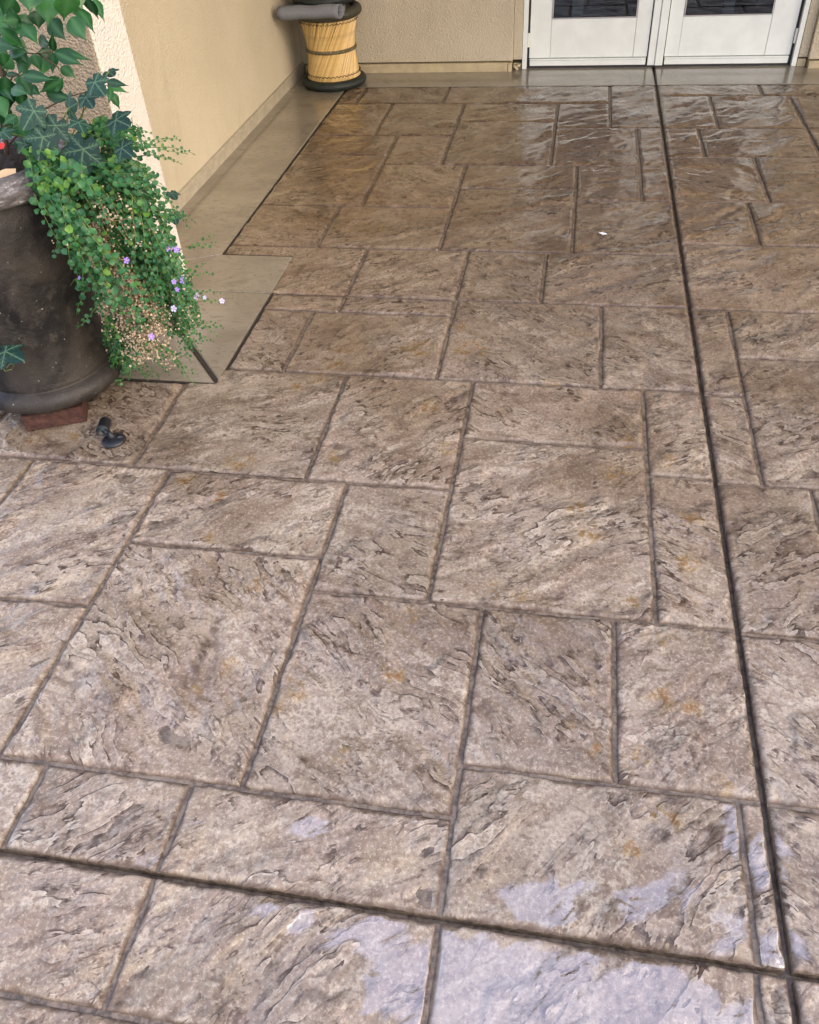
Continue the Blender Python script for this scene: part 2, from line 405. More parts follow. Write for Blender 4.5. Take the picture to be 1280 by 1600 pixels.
RUST = [(340, 776, 16), (290, 752, 14), (520, 572, 20), (545, 545, 22), (655, 545, 26), (735, 545, 30), (715, 512, 14), (500, 592, 14), (465, 604, 12),
        (375, 722, 22), (520, 712, 12), (675, 636, 14), (700, 700, 14), (990, 1325, 20), (1025, 1270, 14), (1050, 1283, 14), (895, 1135, 9), (930, 1168, 11),
        (400, 912, 16), (1040, 1000, 12), (640, 962, 14), (615, 1055, 20), (465, 1075, 24), (440, 1105, 14), (530, 1180, 14), (360, 1040, 16), (300, 1075, 14),
        (985, 690, 16), (960, 740, 20), (900, 790, 18), (920, 830, 22), (770, 915, 12), (815, 930, 14), (990, 940, 14), (1040, 720, 16), (1080, 810, 20),
        (1075, 880, 18), (1000, 615, 18), (45, 690, 10), (110, 680, 10), (1030, 1090, 24), (1080, 1110, 18), (1000, 1185, 18), (1130, 1225, 16), (860, 600, 14), (330, 840, 12)]
FILM = [(855, 1415, 62, 36, 1.0), (950, 1400, 130, 40, .62), (1120, 1430, 95, 75, .55), (800, 1560, 230, 95, .95), (600, 1490, 95, 70, .72), (1060, 1575, 190, 62, .8), (450, 1425, 60, 38, .55),
        (480, 1292, 46, 18, .5), (1190, 1330, 60, 90, .48), (360, 960, 40, 16, .42), (1210, 1480, 60, 60, .6)]
def film_at(x, y):
    m_ = np.zeros_like(x)
    for (a, b, ra, rb, w) in FILM:
        p = on_z(a, b); q = on_z(a+ra, b); q2 = on_z(a, b-rb)
        sx = np.hypot(*(q-p)[:2]); sy = np.hypot(*(q2-p)[:2])
        m_ = np.maximum(m_, w*np.exp(-(((x-p[0])/sx)**2+((y-p[1])/sy)**2)*.8))
    return m_
RUSTW = []
for (a, b, s) in RUST:
    p = on_z(a, b); q = on_z(a+s, b); RUSTW.append((p[0], p[1], abs(q[0]-p[0])*1.1+.004))
def rust_at(x, y):
    r = np.zeros_like(x)
    for (a, b, s) in RUSTW:
        r = np.maximum(r, np.exp(-((x-a)**2+(y-b)**2)/(s*s)))
    return r
def relief(x, y, th, seed):
    """slate stamp relief in metres plus masks"""
    c, s = math.cos(th), math.sin(th)
    u = x*c+y*s; v = -x*s+y*c
    wu = u+.018*fbm(u*4, v*4, seed+3, 3); wv = v+.018*fbm(u*4+9, v*4, seed+5, 3)
    n1 = fbm(wu*2.6, wv*8.5, seed, 4, .55)
    T = n1*4.2+50; k = np.floor(T); f = T-k
    st = k-50+sstep(.84, 1.0, f)
    gate = sstep(-.25, .3, gnoise(x*5+seed, y*5, seed+71))
    h = st*.0020*(.25+.75*gate)
    e1 = np.exp(-((f-.90)/.05)**2)*gate
    n2 = fbm(wu*9+4, wv*24, seed+31, 4, .55)
    T2 = n2*2.6+50; k2 = np.floor(T2); f2 = T2-k2
    g2 = sstep(-.1, .45, gnoise(x*8, y*8+seed, seed+77))
    h += (k2-50+sstep(.75, 1.0, f2))*.0009*g2
    e2 = np.exp(-((f2-.82)/.09)**2)*g2
    n3 = fbm(wu*30, wv*48, seed+41, 3, .6)
    h += n3*.0003 + n2*.0003
    pn = gnoise(wu*4.3+7, wv*9.0, seed+51); pg = sstep(.42, .62, pn)*sstep(-.35, .1, gnoise(x*9, y*9, seed+57))
    h -= pg*.0035
    tone = .42+.30*n1+.22*n2+.25*n3+.10*(_hash(k, k*0+3, seed)/4294967296.0-.5)
    led = np.clip(e1*1.0+e2*.6, 0, 1)*sstep(-.5, .3, n3+.3)
    wu = wu+.006*fbm(u*20, v*20, seed+81, 3, .6); wv = wv+.0035*fbm(u*20+5, v*20, seed+83, 3, .6)
    return h, np.clip(tone, 0, 1), led, pg*sstep(-.3, .4, n3), wu+seed % 37, wv+seed % 23

def extra(x, y):
    b = .5+.30*fbm(x*7, y*7, 601, 4, .6); b2 = .5+.32*fbm(x*2.2, y*2.2, 611, 3)
    ga = sstep(-.06, .30, fbm(x*4.1, y*4.1, 621, 3)); gb = sstep(.02, .36, fbm(x*7.5, y*7.5, 631, 3))
    return dict(blot=b, blot2=b2, gatea=ga, gateb=gb)
def wet_at(x, y):
    w = fbm(x*2.1, y*2.1, 900, 4)
    return np.clip(.25*sstep(.0, .5, w)+.95*sstep(.9, 4.3, y+.5*w), 0, 1)

def make_slab(x0, x1, y0, y1, notch=None, cell=None):
    gap = .0050
    seed = int(abs(x0*977+y0*631)*10) % 5000 + 13
    rr = random.Random(seed)
    th = rr.choice([R(38), R(32), R(-38), R(44), R(-30), R(25)]) + rr.uniform(-.15, .15)
    d0 = max(.5, y0)
    if cell is None: cell = min(.011, .0027+.0017*(d0**1.1))
    ax, bx = x0+gap, x1-gap; ay, by = y0+gap, y1-gap
    xs = np.linspace(ax, bx, max(3, int((bx-ax)/cell)+1)); ys = np.linspace(ay, by, max(3, int((by-ay)/cell)+1))
    if notch:   # (nx0,nx1,ny0,ny1) removed corner; snap grid lines
        for val, arr in ((notch[0], xs), (notch[1], xs), (notch[2], ys), (notch[3], ys)):
            if arr[0] < val < arr[-1]: arr[np.argmin(abs(arr-val))] = val
    X, Y = np.meshgrid(xs, ys); X = X.copy(); Y = Y.copy()
    d = np.minimum(np.minimum(X-ax, bx-X), np.minimum(Y-ay, by-Y))
    keep = np.ones((len(ys)-1, len(xs)-1), bool)
    if notch:
        dx = np.maximum(np.maximum(notch[0]-X, X-notch[1]), 0); dy = np.maximum(np.maximum(notch[2]-Y, Y-notch[3]), 0)
        d = np.minimum(d, np.hypot(dx, dy))
        cx = (xs[:-1]+xs[1:])/2; cy = (ys[:-1]+ys[1:])/2
        keep = ~((cx[None, :] > notch[0]) & (cx[None, :] < notch[1]) & (cy[:, None] > notch[2]) & (cy[:, None] < notch[3]))
    h, tone, led, pit, gu, gv = relief(X, Y, th, seed)
    wob = .007*gnoise(X*11, Y*11, seed+91)+.005*gnoise(X*38, Y*38, seed+92)
    dd = d+np.maximum(wob, -.004)
    edge = sstep(-.001, .0085, dd)
    big = fbm(X*1.3, Y*1.3, 777, 2)*.0008
    Z = (h*sstep(0, .02, d)+big)*1.0
    Z = np.minimum(Z, .0065)
    Z = Z*edge + (1-edge)*(-.0064)
    lip = np.exp(-((d-.012)/.007)**2)
    tone = np.clip(tone-.03*lip, 0, 1)
    ny, nx = X.shape
    idx = np.arange(nx*ny).reshape(ny, nx)
    q = np.stack([idx[:-1, :-1], idx[:-1, 1:], idx[1:, 1:], idx[1:, :-1]], -1)[keep]
    # skirt round the outline
    border = np.concatenate([idx[0, :], idx[1:, -1], idx[-1, -2::-1], idx[-2:0:-1, 0]])
    V = np.stack([X.ravel(), Y.ravel(), Z.ravel()], 1)
    attrs = dict(tone=tone.ravel(), ledge=led.ravel(), pit=pit.ravel(), rust=rust_at(X, Y).ravel(), wet=wet_at(X, Y).ravel(), gu=gu.ravel(), gv=gv.ravel(), film=film_at(X, Y).ravel(), **{k: q_.ravel() for k, q_ in extra(X, Y).items()}, edge=(1-sstep(-.001, .0075, dd)).ravel())
    if not notch:
        nb = len(border); base = len(V)
        VB = V[border].copy(); VB[:, 2] = TOP-.004
        V = np.concatenate([V, VB])
        i = np.arange(nb); j = (i+1) % nb
        sk = np.stack([border[i], base+i, base+j, border[j]], -1)
        q = np.concatenate([q, sk])
        for k in attrs: attrs[k] = np.concatenate([attrs[k], attrs[k][border]])
    cxy = np.array([(x0+x1)/2, (y0+y1)/2, 0]); V = V-cxy
    me = bpy.data.meshes.new('paving_slab')
    me.vertices.add(len(V)); me.vertices.foreach_set('co', V.astype(np.float32).ravel())
    me.loops.add(q.size); me.loops.foreach_set('vertex_index', q.astype(np.int32).ravel())
    me.polygons.add(len(q)); me.polygons.foreach_set('loop_start', np.arange(0, q.size, 4, dtype=np.int32))
    me.polygons.foreach_set('loop_total', np.full(len(q), 4, np.int32))
    me.update(calc_edges=True); me.validate()
    me.polygons.foreach_set('use_smooth', np.ones(len(me.polygons), bool))
    for k, a in attrs.items():
        at = me.attributes.new(k, 'FLOAT', 'POINT'); at.data.foreach_set('value', a.astype(np.float32))
    me.materials.append(M['slab'])
    o = bpy.data.objects.new('paving_slab', me); link(o, floor); o.location = cxy
    return len(q)

L0, L1 = CJX-.0018, CJX+.0018        # slabs butt the control slot
B0, B1 = CJY-.0018, CJY+.0018
BE, BP = -1.42, -1.105               # edge of the plain border by the wall / by the pilaster
S = [ # x0, x1, y0, y1
 (-1.30, -.66, .345, B0), (-.66, -.13, .345, B0), (-1.55, -1.30, .345, B0), (-1.25, -.40, -.12, .345), (-.40, -.13, -.12, .345), (-.13, .397, -.12, B0), (.397, L0, -.12, B0),
 (L1, 1.0, .10, B0), (1.0, 1.7, .10, B0), (L1, 1.3, -.4, .10), (-1.3, -.2, -.6, -.12), (-.2, L0, -.6, -.12),
 (-1.62, -.98, B1, .765), (-.98, -.66, B1, .765), (-.66, -.13, B1, .765), (-.13, .403, B1, .877), (.403, L0, B1, .877), (L1, .92, B1, .877), (.92, 1.7, B1, .877),
 (-1.75, -1.092, .765, 1.182), (-2.3, -1.75, .765, 1.3), (-1.53, -1.092, 1.182, 1.72), (-2.1, -1.53, 1.3, 1.72), (-1.75, -1.53, 1.182, 1.3),
 (-1.092, -.557, .765, 1.412), (-1.092, -.557, 1.412, 1.713), (-.557, -.262, 1.30, 1.713), (-.557, -.131, .765, 1.30),
 (-.131, .175, .877, 1.30), (.175, L0, .877, 1.30), (-.262, .271, 1.30, 1.95), (-.262, .271, 1.95, 2.253), (.271, L0, 1.30, 1.833), (.271, L0, 1.833, 2.253),
 (-1.75, -1.215, 1.72, 2.157), (-2.4, -1.75, 1.72, 2.157), (-.682, -.262, 1.713, 2.253),
 (BP, -.907, 2.253, 2.665), (-.907, -.385, 2.253, 2.665), (BP, -.812, 2.665, 2.785), (-.812, -.388, 2.665, 2.785),
 (-.812, -.39, 2.785, 3.20), (-.39, -.075, 2.785, 3.2), (-.075, L0, 2.785, 3.2), (-.385, .143, 2.253, 2.785), (.143, L0, 2.253, 2.785),
 (BE, -1.034, 3.2, 3.63), (-1.034, -.514, 3.2, 3.63), (-.514, .026, 3.2, 3.86), (.026, L0, 3.2, 3.735),
 (BE, -.934, 3.63, 4.28), (-.934, -.516, 3.63, 4.155), (-.516, .026, 3.86, 4.155), (.026, .318, 3.735, 4.155), (.318, L0, 3.735, 4.695),
 (BE, -.938, 4.28, 4.57), (-.938, -.642, 4.155, 4.57), (-.642, -.105, 4.155, 4.80), (-.105, .318, 4.155, 4.695),
 (BE, -1.067, 4.57, 5.12), (-1.067, -.642, 4.57, 5.12), (-.642, -.105, 4.80, 5.105), (-.105, .185, 4.695, 5.105), (.185, L0, 4.695, 5.44),
 (BE, -1.293, 5.12, 5.44), (-1.293, -.772, 5.12, 5.44), (-.772, .185, 5.112, 5.44),
 (L1, 1.022, 5.235, 5.44), (1.022, 1.9, 5.235, 5.44), (L1, .733, 4.69, 5.235), (.733, 1.16, 4.69, 5.235), (1.16, 1.9, 4.69, 5.235),
 (L1, .63, 4.28, 4.69), (.63, 1.16, 4.28, 4.69), (1.16, 1.9, 4.28, 4.69), (L1, .852, 3.743, 4.28), (.852, 1.7, 3.743, 4.28),
 (L1, .758, 3.31, 3.743), (.758, 1.7, 3.31, 3.743), (L1, 1.05, 2.78, 3.31), (1.05, 1.7, 2.78, 3.31), (L1, .577, 2.245, 2.78), (.577, 1.7, 2.465, 2.78),
 (L1, .572, 1.82, 2.245), (.572, 1.7, 1.82, 2.465), (L1, .692, 1.295, 1.82), (.692, 1.7, 1.295, 1.82), (L1, 1.1, .877, 1.295), (1.1, 1.7, .877, 1.295),
]
tris = sum(make_slab(*s) for s in S)
tris += make_slab(-1.215, -.682, 1.713, 2.253, notch=(-1.30, BP-.008, 2.163, 2.30))
tris += make_slab(BE, -.812, 2.785, 3.20, notch=(-1.50, BP-.008, 2.70, 3.113))
# slabs further right, out of the picture, so the paving goes on
yy = -.4
for hgt in (.5, .475, .72, .525, .55, .42, .53, .43, .54, .41, .75):
    xx = {True: 1.7, False: 1.9}[yy < 4.0]
    if yy > -.4:
        for w in (.62, .8, .55):
            make_slab(xx, xx+w, yy, yy+hgt, cell=.03); xx += w
    yy += hgt

# plain trowelled border slabs
def border(poly, inset, rust=None, zt=0.0):
    P = [Vector((a, b)) for a, b in poly]; n = len(P)
    area = sum(P[i].x*P[(i+1) % n].y-P[(i+1) % n].x*P[i].y for i in range(n))
    if area < 0: P.reverse(); inset = inset[::-1][1:]+inset[::-1][:1]
    out = []
    for i in range(n):   # inset[i] belongs to edge i -> i+1
        e0 = (P[i]-P[i-1]).normalized(); e1 = (P[(i+1) % n]-P[i]).normalized()
        n0 = Vector((-e0.y, e0.x)); n1 = Vector((-e1.y, e1.x))
        a = inset[i-1]; b = inset[i]
        A = Matrix(((n0.x, n0.y), (n1.x, n1.y))); rhs = Vector((n0.dot(P[i])+a, n1.dot(P[i])+b))
        out.append(A.inverted() @ rhs if abs(A.determinant()) > 1e-3 else P[i]+n0*a)
    bm = bmesh.new()
    vb = [bm.verts.new((p.x, p.y, -.03)) for p in out]; vt = [bm.verts.new((p.x, p.y, zt)) for p in out]
    top = bm.faces.new(vt); bm.faces.new(vb[::-1])
    for i in range(n): bm.faces.new((vb[i], vb[(i+1) % n], vt[(i+1) % n], vt[i]))
    bmesh.ops.bevel(bm, geom=[e for e in top.edges], offset=.006, segments=3, affect='EDGES', profile=.5)
    if rust:
        la = bm.verts.layers.float.new('rust')
    return bm_obj('border_slab', bm, M['band'], floor)
border([(-1.775, 5.44), (BE, 5.44), (L0, 5.44), (L0, 5.83), (-1.775, 5.83)], [.004, .004, .006, 0, 0])
border([(L1, 5.44), (4.2, 5.44), (4.2, 5.83), (L1, 5.83)], [.004, 0, 0, .006])
border([(BE, 5.44), (-1.79, 5.44), (-1.79, 2.93), (BE, 3.107)], [.001, 0, .003, .005])
border([(BE, 3.107), (-1.79, 2.93), (-1.79, 2.787), (BP, 2.787), (BP, 3.107)], [.003, 0, .003, .005, .004])
border([(BP, 2.787), (-1.5, 2.787), (-1.435, 2.57), (BP, 2.165)], [.003, 0, .008, .006])
border([(BP, 2.165), (-1.435, 2.57), (-3.2, 2.57), (-3.2, 2.165)], [.008, 0, 0, .005], zt=-.002)

def joint_strip(a, b, w, z=-.0035):
    a = Vector(a); b = Vector(b); d = (b-a).normalized(); n_ = Vector((-d.y, d.x))*w/2
    c4 = [a-n_, b-n_, b+n_, a+n_]
    V = [(p.x, p.y, -.02) for p in c4]+[(p.x, p.y, z) for p in c4]
    mesh_obj('expansion_joint', V, [(0, 1, 2, 3), (4, 7, 6, 5), (0, 4, 5, 1), (1, 5, 6, 2), (2, 6, 7, 3), (3, 7, 4, 0)], M['expj'], floor)
joint_strip((BP-.006, 2.176), (-1.43, 2.566), .015)
joint_strip((BE, 3.118), (BE, 5.432), .0065); joint_strip((BP, 2.176), (BP, 3.098), .007); joint_strip((BE+.003, 3.109), (BP-.008, 3.109), .005)
joint_strip((BE+.006, 5.44), (L0-.006, 5.44), .007); joint_strip((L1+.006, 5.44), (1.88, 5.44), .007); joint_strip((-2.38, 2.161), (BP-.012, 2.161), .009)

# ------------------------------------------------------------------ house
house = empty('house', (0, 5.8, 0))
tag(house, 'cream stucco house with white double doors and covered patio', 'house')
def hpart(o):
    o.location = Vector(o.location)-house.location; o.parent = house; o.matrix_parent_inverse = Matrix.Identity(4); return o
WX, WY = -1.79, 5.76     # stucco planes
hpart(box('wall', (WX-.25, 2.80, .066), (WX, 6.3, 2.75), M['stucco'], None, .006, 2))
hpart(box('wall', (WX+.002, WY, .056), (-.418, 6.3, 2.75), M['stucco'], None, .006, 2))
hpart(box('wall', (1.335, WY, .045), (6.0, 6.3, 2.75), M['stucco'], None, .006, 2))
hpart(box('door_reveal', (-.417, WY+.03, .057), (-.362, 6.29, 2.75), M['stucco'], None, .003, 1))
hpart(box('door_reveal', (1.281, WY+.03, .05), (1.334, 6.29, 2.75), M['stucco'], None, .003, 1))
hpart(box('door_header', (-.361, WY+.02, 2.12), (1.28, 6.29, 2.75), M['stucco'], None, .003, 1))
hpart(box('pilaster', (-2.5, 2.572, -.02), (-1.437, 2.798, 2.75), M['pil'], None, .008, 2))
hpart(box('pilaster_shade_facing', (-2.5, 2.560, -.02), (-1.441, 2.571, 2.75), M['tan'], None, .004, 2))  # added thin facing, its darker colour stands in for shade on this side
# foundation strips under the stucco
hpart(box('foundation_strip', (WX-.2, 2.81, -.02), (WX+.008, 6.2, .050), M['screed'], None, .002, 1))
hpart(box('weep_screed', (WX-.2, 2.812, .052), (WX+.016, 6.2, .068), M['screed'], None, .003, 2))
hpart(box('foundation_strip', (WX+.02, WY-.012, -.02), (-.447, 6.2, .049), M['found'], None, .003, 1))
hpart(box('foundation_strip', (-.446, WY-.015, -.02), (-.422, 6.2, .047), M['found'], None, .003, 1))
hpart(box('foundation_strip', (1.340, WY-.012, -.02), (6.0, 6.2, .038), M['found'], None, .003, 1))
hpart(box('foundation_strip', (1.283, WY+.035, -.02), (1.333, 6.2, .040), M['found'], None, .003, 1))
hpart(box('foundation_strip', (-.416, WY+.06, -.02), (-.364, 6.2, .030), M['found'], None, .003, 1))
# broken mortar in the little gap by the door jamb
for (x, y, z, s) in ((-.402, 5.80, .012, .020), (-.378, 5.806, .022, .014), (-.39, 5.79, .006, .012)):
    bm = bmesh.new(); bmesh.ops.create_icosphere(bm, subdivisions=2, radius=s)
    for v in bm.verts: v.co *= 1+.35*math.sin(v.co.x*190+v.co.z*120+x*90); v.co.z *= .7
    hpart(bm_obj('mortar_lump', bm, M['found'], None, False, (x, y, z)))
# patio cover
rf = hpart(box('roof', (-4.5, 3.20, 2.76), (6.6, 6.6, 2.90), M['roof'], None, .01, 1))
hpart(box('roof_beam', (-4.5, 3.28, 2.58), (6.6, 3.42, 2.758), M['timber'], None, .006, 1))
for xb in np.arange(-1.4, 6.5, .8):
    hpart(box('rafter', (xb, 3.43, 2.60), (xb+.05, 5.755, 2.758), M['timber'], None, .004, 1))
# dark room behind the doors
hpart(bm_obj('room', box_bm((-.355, 5.95, -.02), (1.275, 9.0, 2.4)), M['dark']))
rm = [c for c in house.children if c.name.startswith('room')][0]
bm = bmesh.new(); bm.from_mesh(rm.data)
bmesh.ops.delete(bm, geom=[f for f in bm.faces if f.normal.y < -.9], context='FACES'); bmesh.ops.reverse_faces(bm, faces=bm.faces[:])
bm.to_mesh(rm.data); bm.free()
# white frame and doors
DY = 5.822
def part(name, lo, hi, mat, parent, bev=.0015, seg=1):
    o = box(name, lo, hi, mat, None, bev, seg)
    base = parent.matrix_local.translation if parent is not house else Vector((0, 0, 0))
    o.parent = parent; o.matrix_parent_inverse = Matrix.Identity(4)
    o.location = -(house.location) - (base if parent is not house else Vector((0, 0, 0)))
    return o
part('door_frame', (-.360, DY-.030, .0), (-.332, 5.94, 2.1), M['door'], house, .003, 2)
part('door_frame', (1.252, DY-.030, .0), (1.279, 5.94, 2.1), M['door'], house, .003, 2)
part('door_frame', (-.331, DY-.028, 2.08), (1.251, 5.94, 2.118), M['door'], house, .003, 2)
part('threshold', (-.331, DY-.004, -.004), (1.251, 5.94, .010), M['seal'], house, .002, 1)
def door(x0, x1, gx0, gx1, hinge_x, hside):
    d = empty('door', (0, 0, 0), 0, house)
    F0, F1 = DY, DY+.044
    gb, gt = .270, 1.98
    part('stile', (x0, F0, .056), (gx0-.002, F1, 2.075), M['door'], d, .0012)
    part('stile', (gx1+.002, F0, .056), (x1, F1, 2.075), M['door'], d, .0012)
    part('bottom_rail', (gx0-.0005, F0+.0015, .056), (gx1+.0005, F1-.002, gb), M['door'], d, .0012)
    part('top_rail', (gx0-.0005, F0+.0015, gt), (gx1+.0005, F1-.002, 2.074), M['door'], d, .0012)
    part('sweep', (x0+.004, F0-.010, .013), (x1-.004, F1-.004, .043), M['door'], d, .003, 2)
    part('sweep_lip', (x0+.004, F0-.014, .0445), (x1-.004, F1-.006, .0525), M['door'], d, .002, 2)
    part('sweep_seal', (x0+.006, F0+.004, .008), (x1-.006, F1-.006, .014), M['seal'], d, .0005)
    part('glazing_bead', (gx0, F0-.004, gb), (gx1, F0+.008, gb+.007), M['metal'], d, .001)
    part('glazing_bead', (gx0, F0-.004, gb+.0072), (gx0+.007, F0+.008, gt), M['metal'], d, .001)
    part('glazing_bead', (gx1-.007, F0-.004, gb+.0072), (gx1, F0+.008, gt), M['metal'], d, .001)
    part('glass_pane', (gx0+.003, F0+.012, gb+.002), (gx1-.003, F0+.017, gt), M['glass'], d, 0)
    for hz in (.122, .95, 1.75):
        bm = bmesh.new()
        for k in range(3):
            bmesh.ops.create_cone(bm, cap_ends=True, segments=12, radius1=.0075, radius2=.0075, depth=.0225 if k != 1 else .0295,
                                  matrix=Matrix.Translation((hinge_x, F0-.010, hz+(.011, .038, .065)[k])))
        o = bm_obj('hinge', bm, M['hinge'], d); o.location = -house.location
    return d
door(-.318, .402, -.188, .316, -.325, -1)
door(.506, 1.236, .588, 1.090, 1.244, 1)
part('astragal', (.409, DY-.012, .010), (.452, DY+.05, 2.075), M['door'], house, .002, 1)
part('astragal', (.4535, DY-.018, .010), (.500, DY+.05, 2.075), M['door'], house, .002, 1)
part('door_seal', (.4025, DY+.006, .012), (.4085, DY+.04, 2.07), M['seal'], house, 0)
part('door_seal', (.5005, DY+.006, .012), (.5055, DY+.04, 2.07), M['seal'], house, 0)
part('door_seal', (-.3315, DY+.008, .012), (-.3185, DY+.04, 2.07), M['seal'], house, 0)
part('door_seal', (1.2365, DY+.008, .012), (1.2515, DY+.04, 2.07), M['seal'], house, 0)
# pale uprights inside the room
for (px, w, lab) in ((902, .075, 'left'), (1137, .065, 'right')):
    p = on_y(px, 20, 6.25)
    o = box('indoor_post', (p[0]-w/2, 6.22, -.015), (p[0]+w/2, 6.28, 1.2), M['postm'], None, .012, 3)
    tag(o, 'pale upright post behind the glass of the '+('door nearer the stacked stools' if lab == 'left' else 'door farther from the stacked stools'), 'post')

# ------------------------------------------------------------------ urn on bricks
UC = Vector((-1.61, 2.05, 0))
b0 = on_z(44, 676); b1 = on_z(136, 660)
ang = math.atan2(b1[1]-b0[1], b1[0]-b0[0]); blen = .185
def brick(x, y, a, label):
    bm = box_bm((-blen/2, -.045, 0), (blen/2, .045, .056), .004, 2)
    bmesh.ops.subdivide_edges(bm, edges=bm.edges[:], cuts=2, use_grid_fill=True)
    for v in bm.verts:
        v.co += Vector((random.uniform(-1, 1), random.uniform(-1, 1), random.uniform(-.5, .5)))*.0012
        v.co.z = max(v.co.z, 0)
    o = bm_obj('brick', bm, M['brick'], None, False, (x, y, .004)); o.rotation_euler = (0, 0, a)
    return tag(o, label, 'brick', 'bricks under the urn')
mid = (Vector(b0)+Vector(b1))/2; nrm = Vector((-math.sin(ang), math.cos(ang), 0))
bc = mid+nrm*.045
brick(bc.x, bc.y, ang, 'dark red clay brick wedged under the black urn')
brick(UC.x-.13, UC.y+.09, ang+2.0, 'red brick hidden under the back of the urn')
brick(UC.x+.04, UC.y+.15, ang-1.2, 'red brick hidden under the urn beside the border')
urn = empty('clay_urn', (UC.x, UC.y, .0605)); tag(urn, 'large weathered black clay urn with chalky worn rim', 'urn')
body = [(.02, .0), (.17, .0), (.205, .006), (.224, .02), (.231, .038), (.226, .056), (.212, .069), (.202, .073), (.199, .0755), (.2005, .079), (.199, .088), (.197, .11), (.196, .14), (.197, .18),
        (.201, .23), (.208, .29), (.216, .35), (.225, .41), (.233, .47), (.239, .53), (.242, .57), (.241, .60), (.236, .62), (.236, .632)]
lathe('body', body, M['pot'], urn, 96)
rimp = [(.236, .632), (.252, .636), (.268, .645), (.276, .658), (.277, .672), (.270, .684), (.262, .690), (.258, .700), (.250, .708), (.238, .709), (.228, .700), (.222, .68), (.22, .60)]
lathe('rim', rimp, M['rim'], urn, 96)
sv, sf = [], []
for i in range(13):
    for k in range(40):
        r_ = .222*i/12; a = 2*math.pi*k/40
        sv.append((r_*math.cos(a), r_*math.sin(a), .665+.018*math.sin(r_*60+a*3)+random.uniform(-.006, .006)+.02*(1-i/12)))
for i in range(12):
    for k in range(40): sf.append((i*40+k, (i+1)*40+k, (i+1)*40+(k+1) % 40, i*40+(k+1) % 40))
mesh_obj('soil', sv, sf, M['soil'], urn, True)

# spot light on the paving
sp = on_z(178, 688, .004)
spot = empty('ground_spotlight', (sp[0], sp[1], .002)); tag(spot, 'small black swivel spotlight standing on the paving beside the urn', 'spotlight')
lathe('base', [(.001, 0), (.036, 0), (.037, .003), (.033, .008), (.022, .011), (.012, .014), (.001, .015)], M['iron'], spot, 40)
V, Fc = tube_data([(0, 0, .010), (-.004, -.002, .022), (-.009, -.004, .034), (-.015, -.004, .046)], [.015, .0105, .009, .011], 14)
mesh_obj('stem', V, Fc, M['iron'], spot, True)
hd = lathe('lamp_head', [(.001, -.026), (.016, -.026), (.0175, -.022), (.0175, .012), (.0195, .0125), (.0195, .026), (.0175, .027), (.0165, .026), (.0155, .012), (.001, .011)], M['iron'], spot, 32)
dirv = Vector((.22, -.92, -.05)).normalized()
hd.rotation_euler = dirv.to_track_quat('Z', 'Y').to_euler(); hd.location = (-.018, .004, .052)
ln = lathe('lens', [(.0005, .0165), (.008, .0155), (.0150, .0125)], M['lens'], hd, 24)
V, Fc = tube_data([(.010, .002, .010), (.020, .006, .012), (.029, .010, .008)], [.008, .007, .003], 10)
mesh_obj('bracket', V, Fc, M['iron'], spot, True)

# ------------------------------------------------------------------ cane stools
def make_stool():
    s = empty('cane_stool', (0, 0, 0))
    HB, HT, RB, RT = .030, .400, .168, .176
    lathe('bottom_ring', torus_prof(.168, .027, .034, .027, 16), M['rubber'], s, 56)
    lathe('top_ring', torus_prof(.172, .405, .036, .030, 16), M['olive'], s, 56)
    lathe('lining', [(.150, .035), (.135, .12), (.124, .21), (.130, .30), (.150, .40)], M['seat'], s, 48)
    lathe('seat', [(.001, .428), (.09, .426), (.14, .422), (.165, .410)], M['seat'], s, 40)
    n = 96; tw = R(68)
    pth = []
    a0 = Vector((RB*math.cos(0), RB*math.sin(0), HB)); a1 = Vector((RT*math.cos(tw), RT*math.sin(tw), HT))
    for t in np.linspace(0, 1, 9):
        q = a0.lerp(a1, t); rr_ = math.hypot(q.x, q.y); k = 1+.004*math.sin(t*math.pi)
        pth.append(q*1.0)
    V, Fc = tube_data(pth, .0052, 7)
    me = None
    for i in range(n):
        if me is None:
            o = mesh_obj('cane', V, Fc, M['cane'], s, True); me = o.data
        else:
            o = bpy.data.objects.new('cane', me); link(o, s)
        o.rotation_euler = (random.uniform(-.006, .006), random.uniform(-.006, .006), 2*math.pi*i/n+random.uniform(-.006, .006))
    def wrap(name, z, r, rr_, mat, turns, amp):
        P = [((r+amp*math.cos(a*turns))*math.cos(a), (r+amp*math.cos(a*turns))*math.sin(a), z+amp*math.sin(a*turns)) for a in np.linspace(0, 2*math.pi, turns*7+1)]
        V, Fc = tube_data(P, rr_, 5); mesh_obj(name, V, Fc, mat, s, True)
    rw = .1475
    lathe('waist_band', torus_prof(rw, .208, .006, .0105, 8), M['twine'], s, 56)
    wrap('waist_twine', .208, rw+.001, .0032, M['twine'], 46, .0085)
    wrap('stitch', .078, .1655, .0018, M['darktwine'], 42, .0042)
    wrap('stitch', .362, .1735, .0018, M['darktwine'], 42, .0042)
    return s
st = make_stool(); st.location = (-1.515, 5.515, 0.0005); st.rotation_euler = (0, 0, .4)
tag(st, 'hourglass cane stool with dark rubber rings standing on the concrete in the wall corner', 'stool', 'stacked cane stools')
def copy_tree(o, parent=None):
    c = o.copy(); col.objects.link(c); c.parent = parent
    for ch in list(o.children): copy_tree(ch, c)
    return c
st2 = copy_tree(st); st2.location = (-1.522, 5.53, .452); st2.rotation_euler = (0, 0, 1.1)
st2['label'] = 'upper cane stool stacked on top of another stool'
for ch in st2.children:
    if ch.name.startswith('top_ring'):
        ch.data = ch.data.copy()
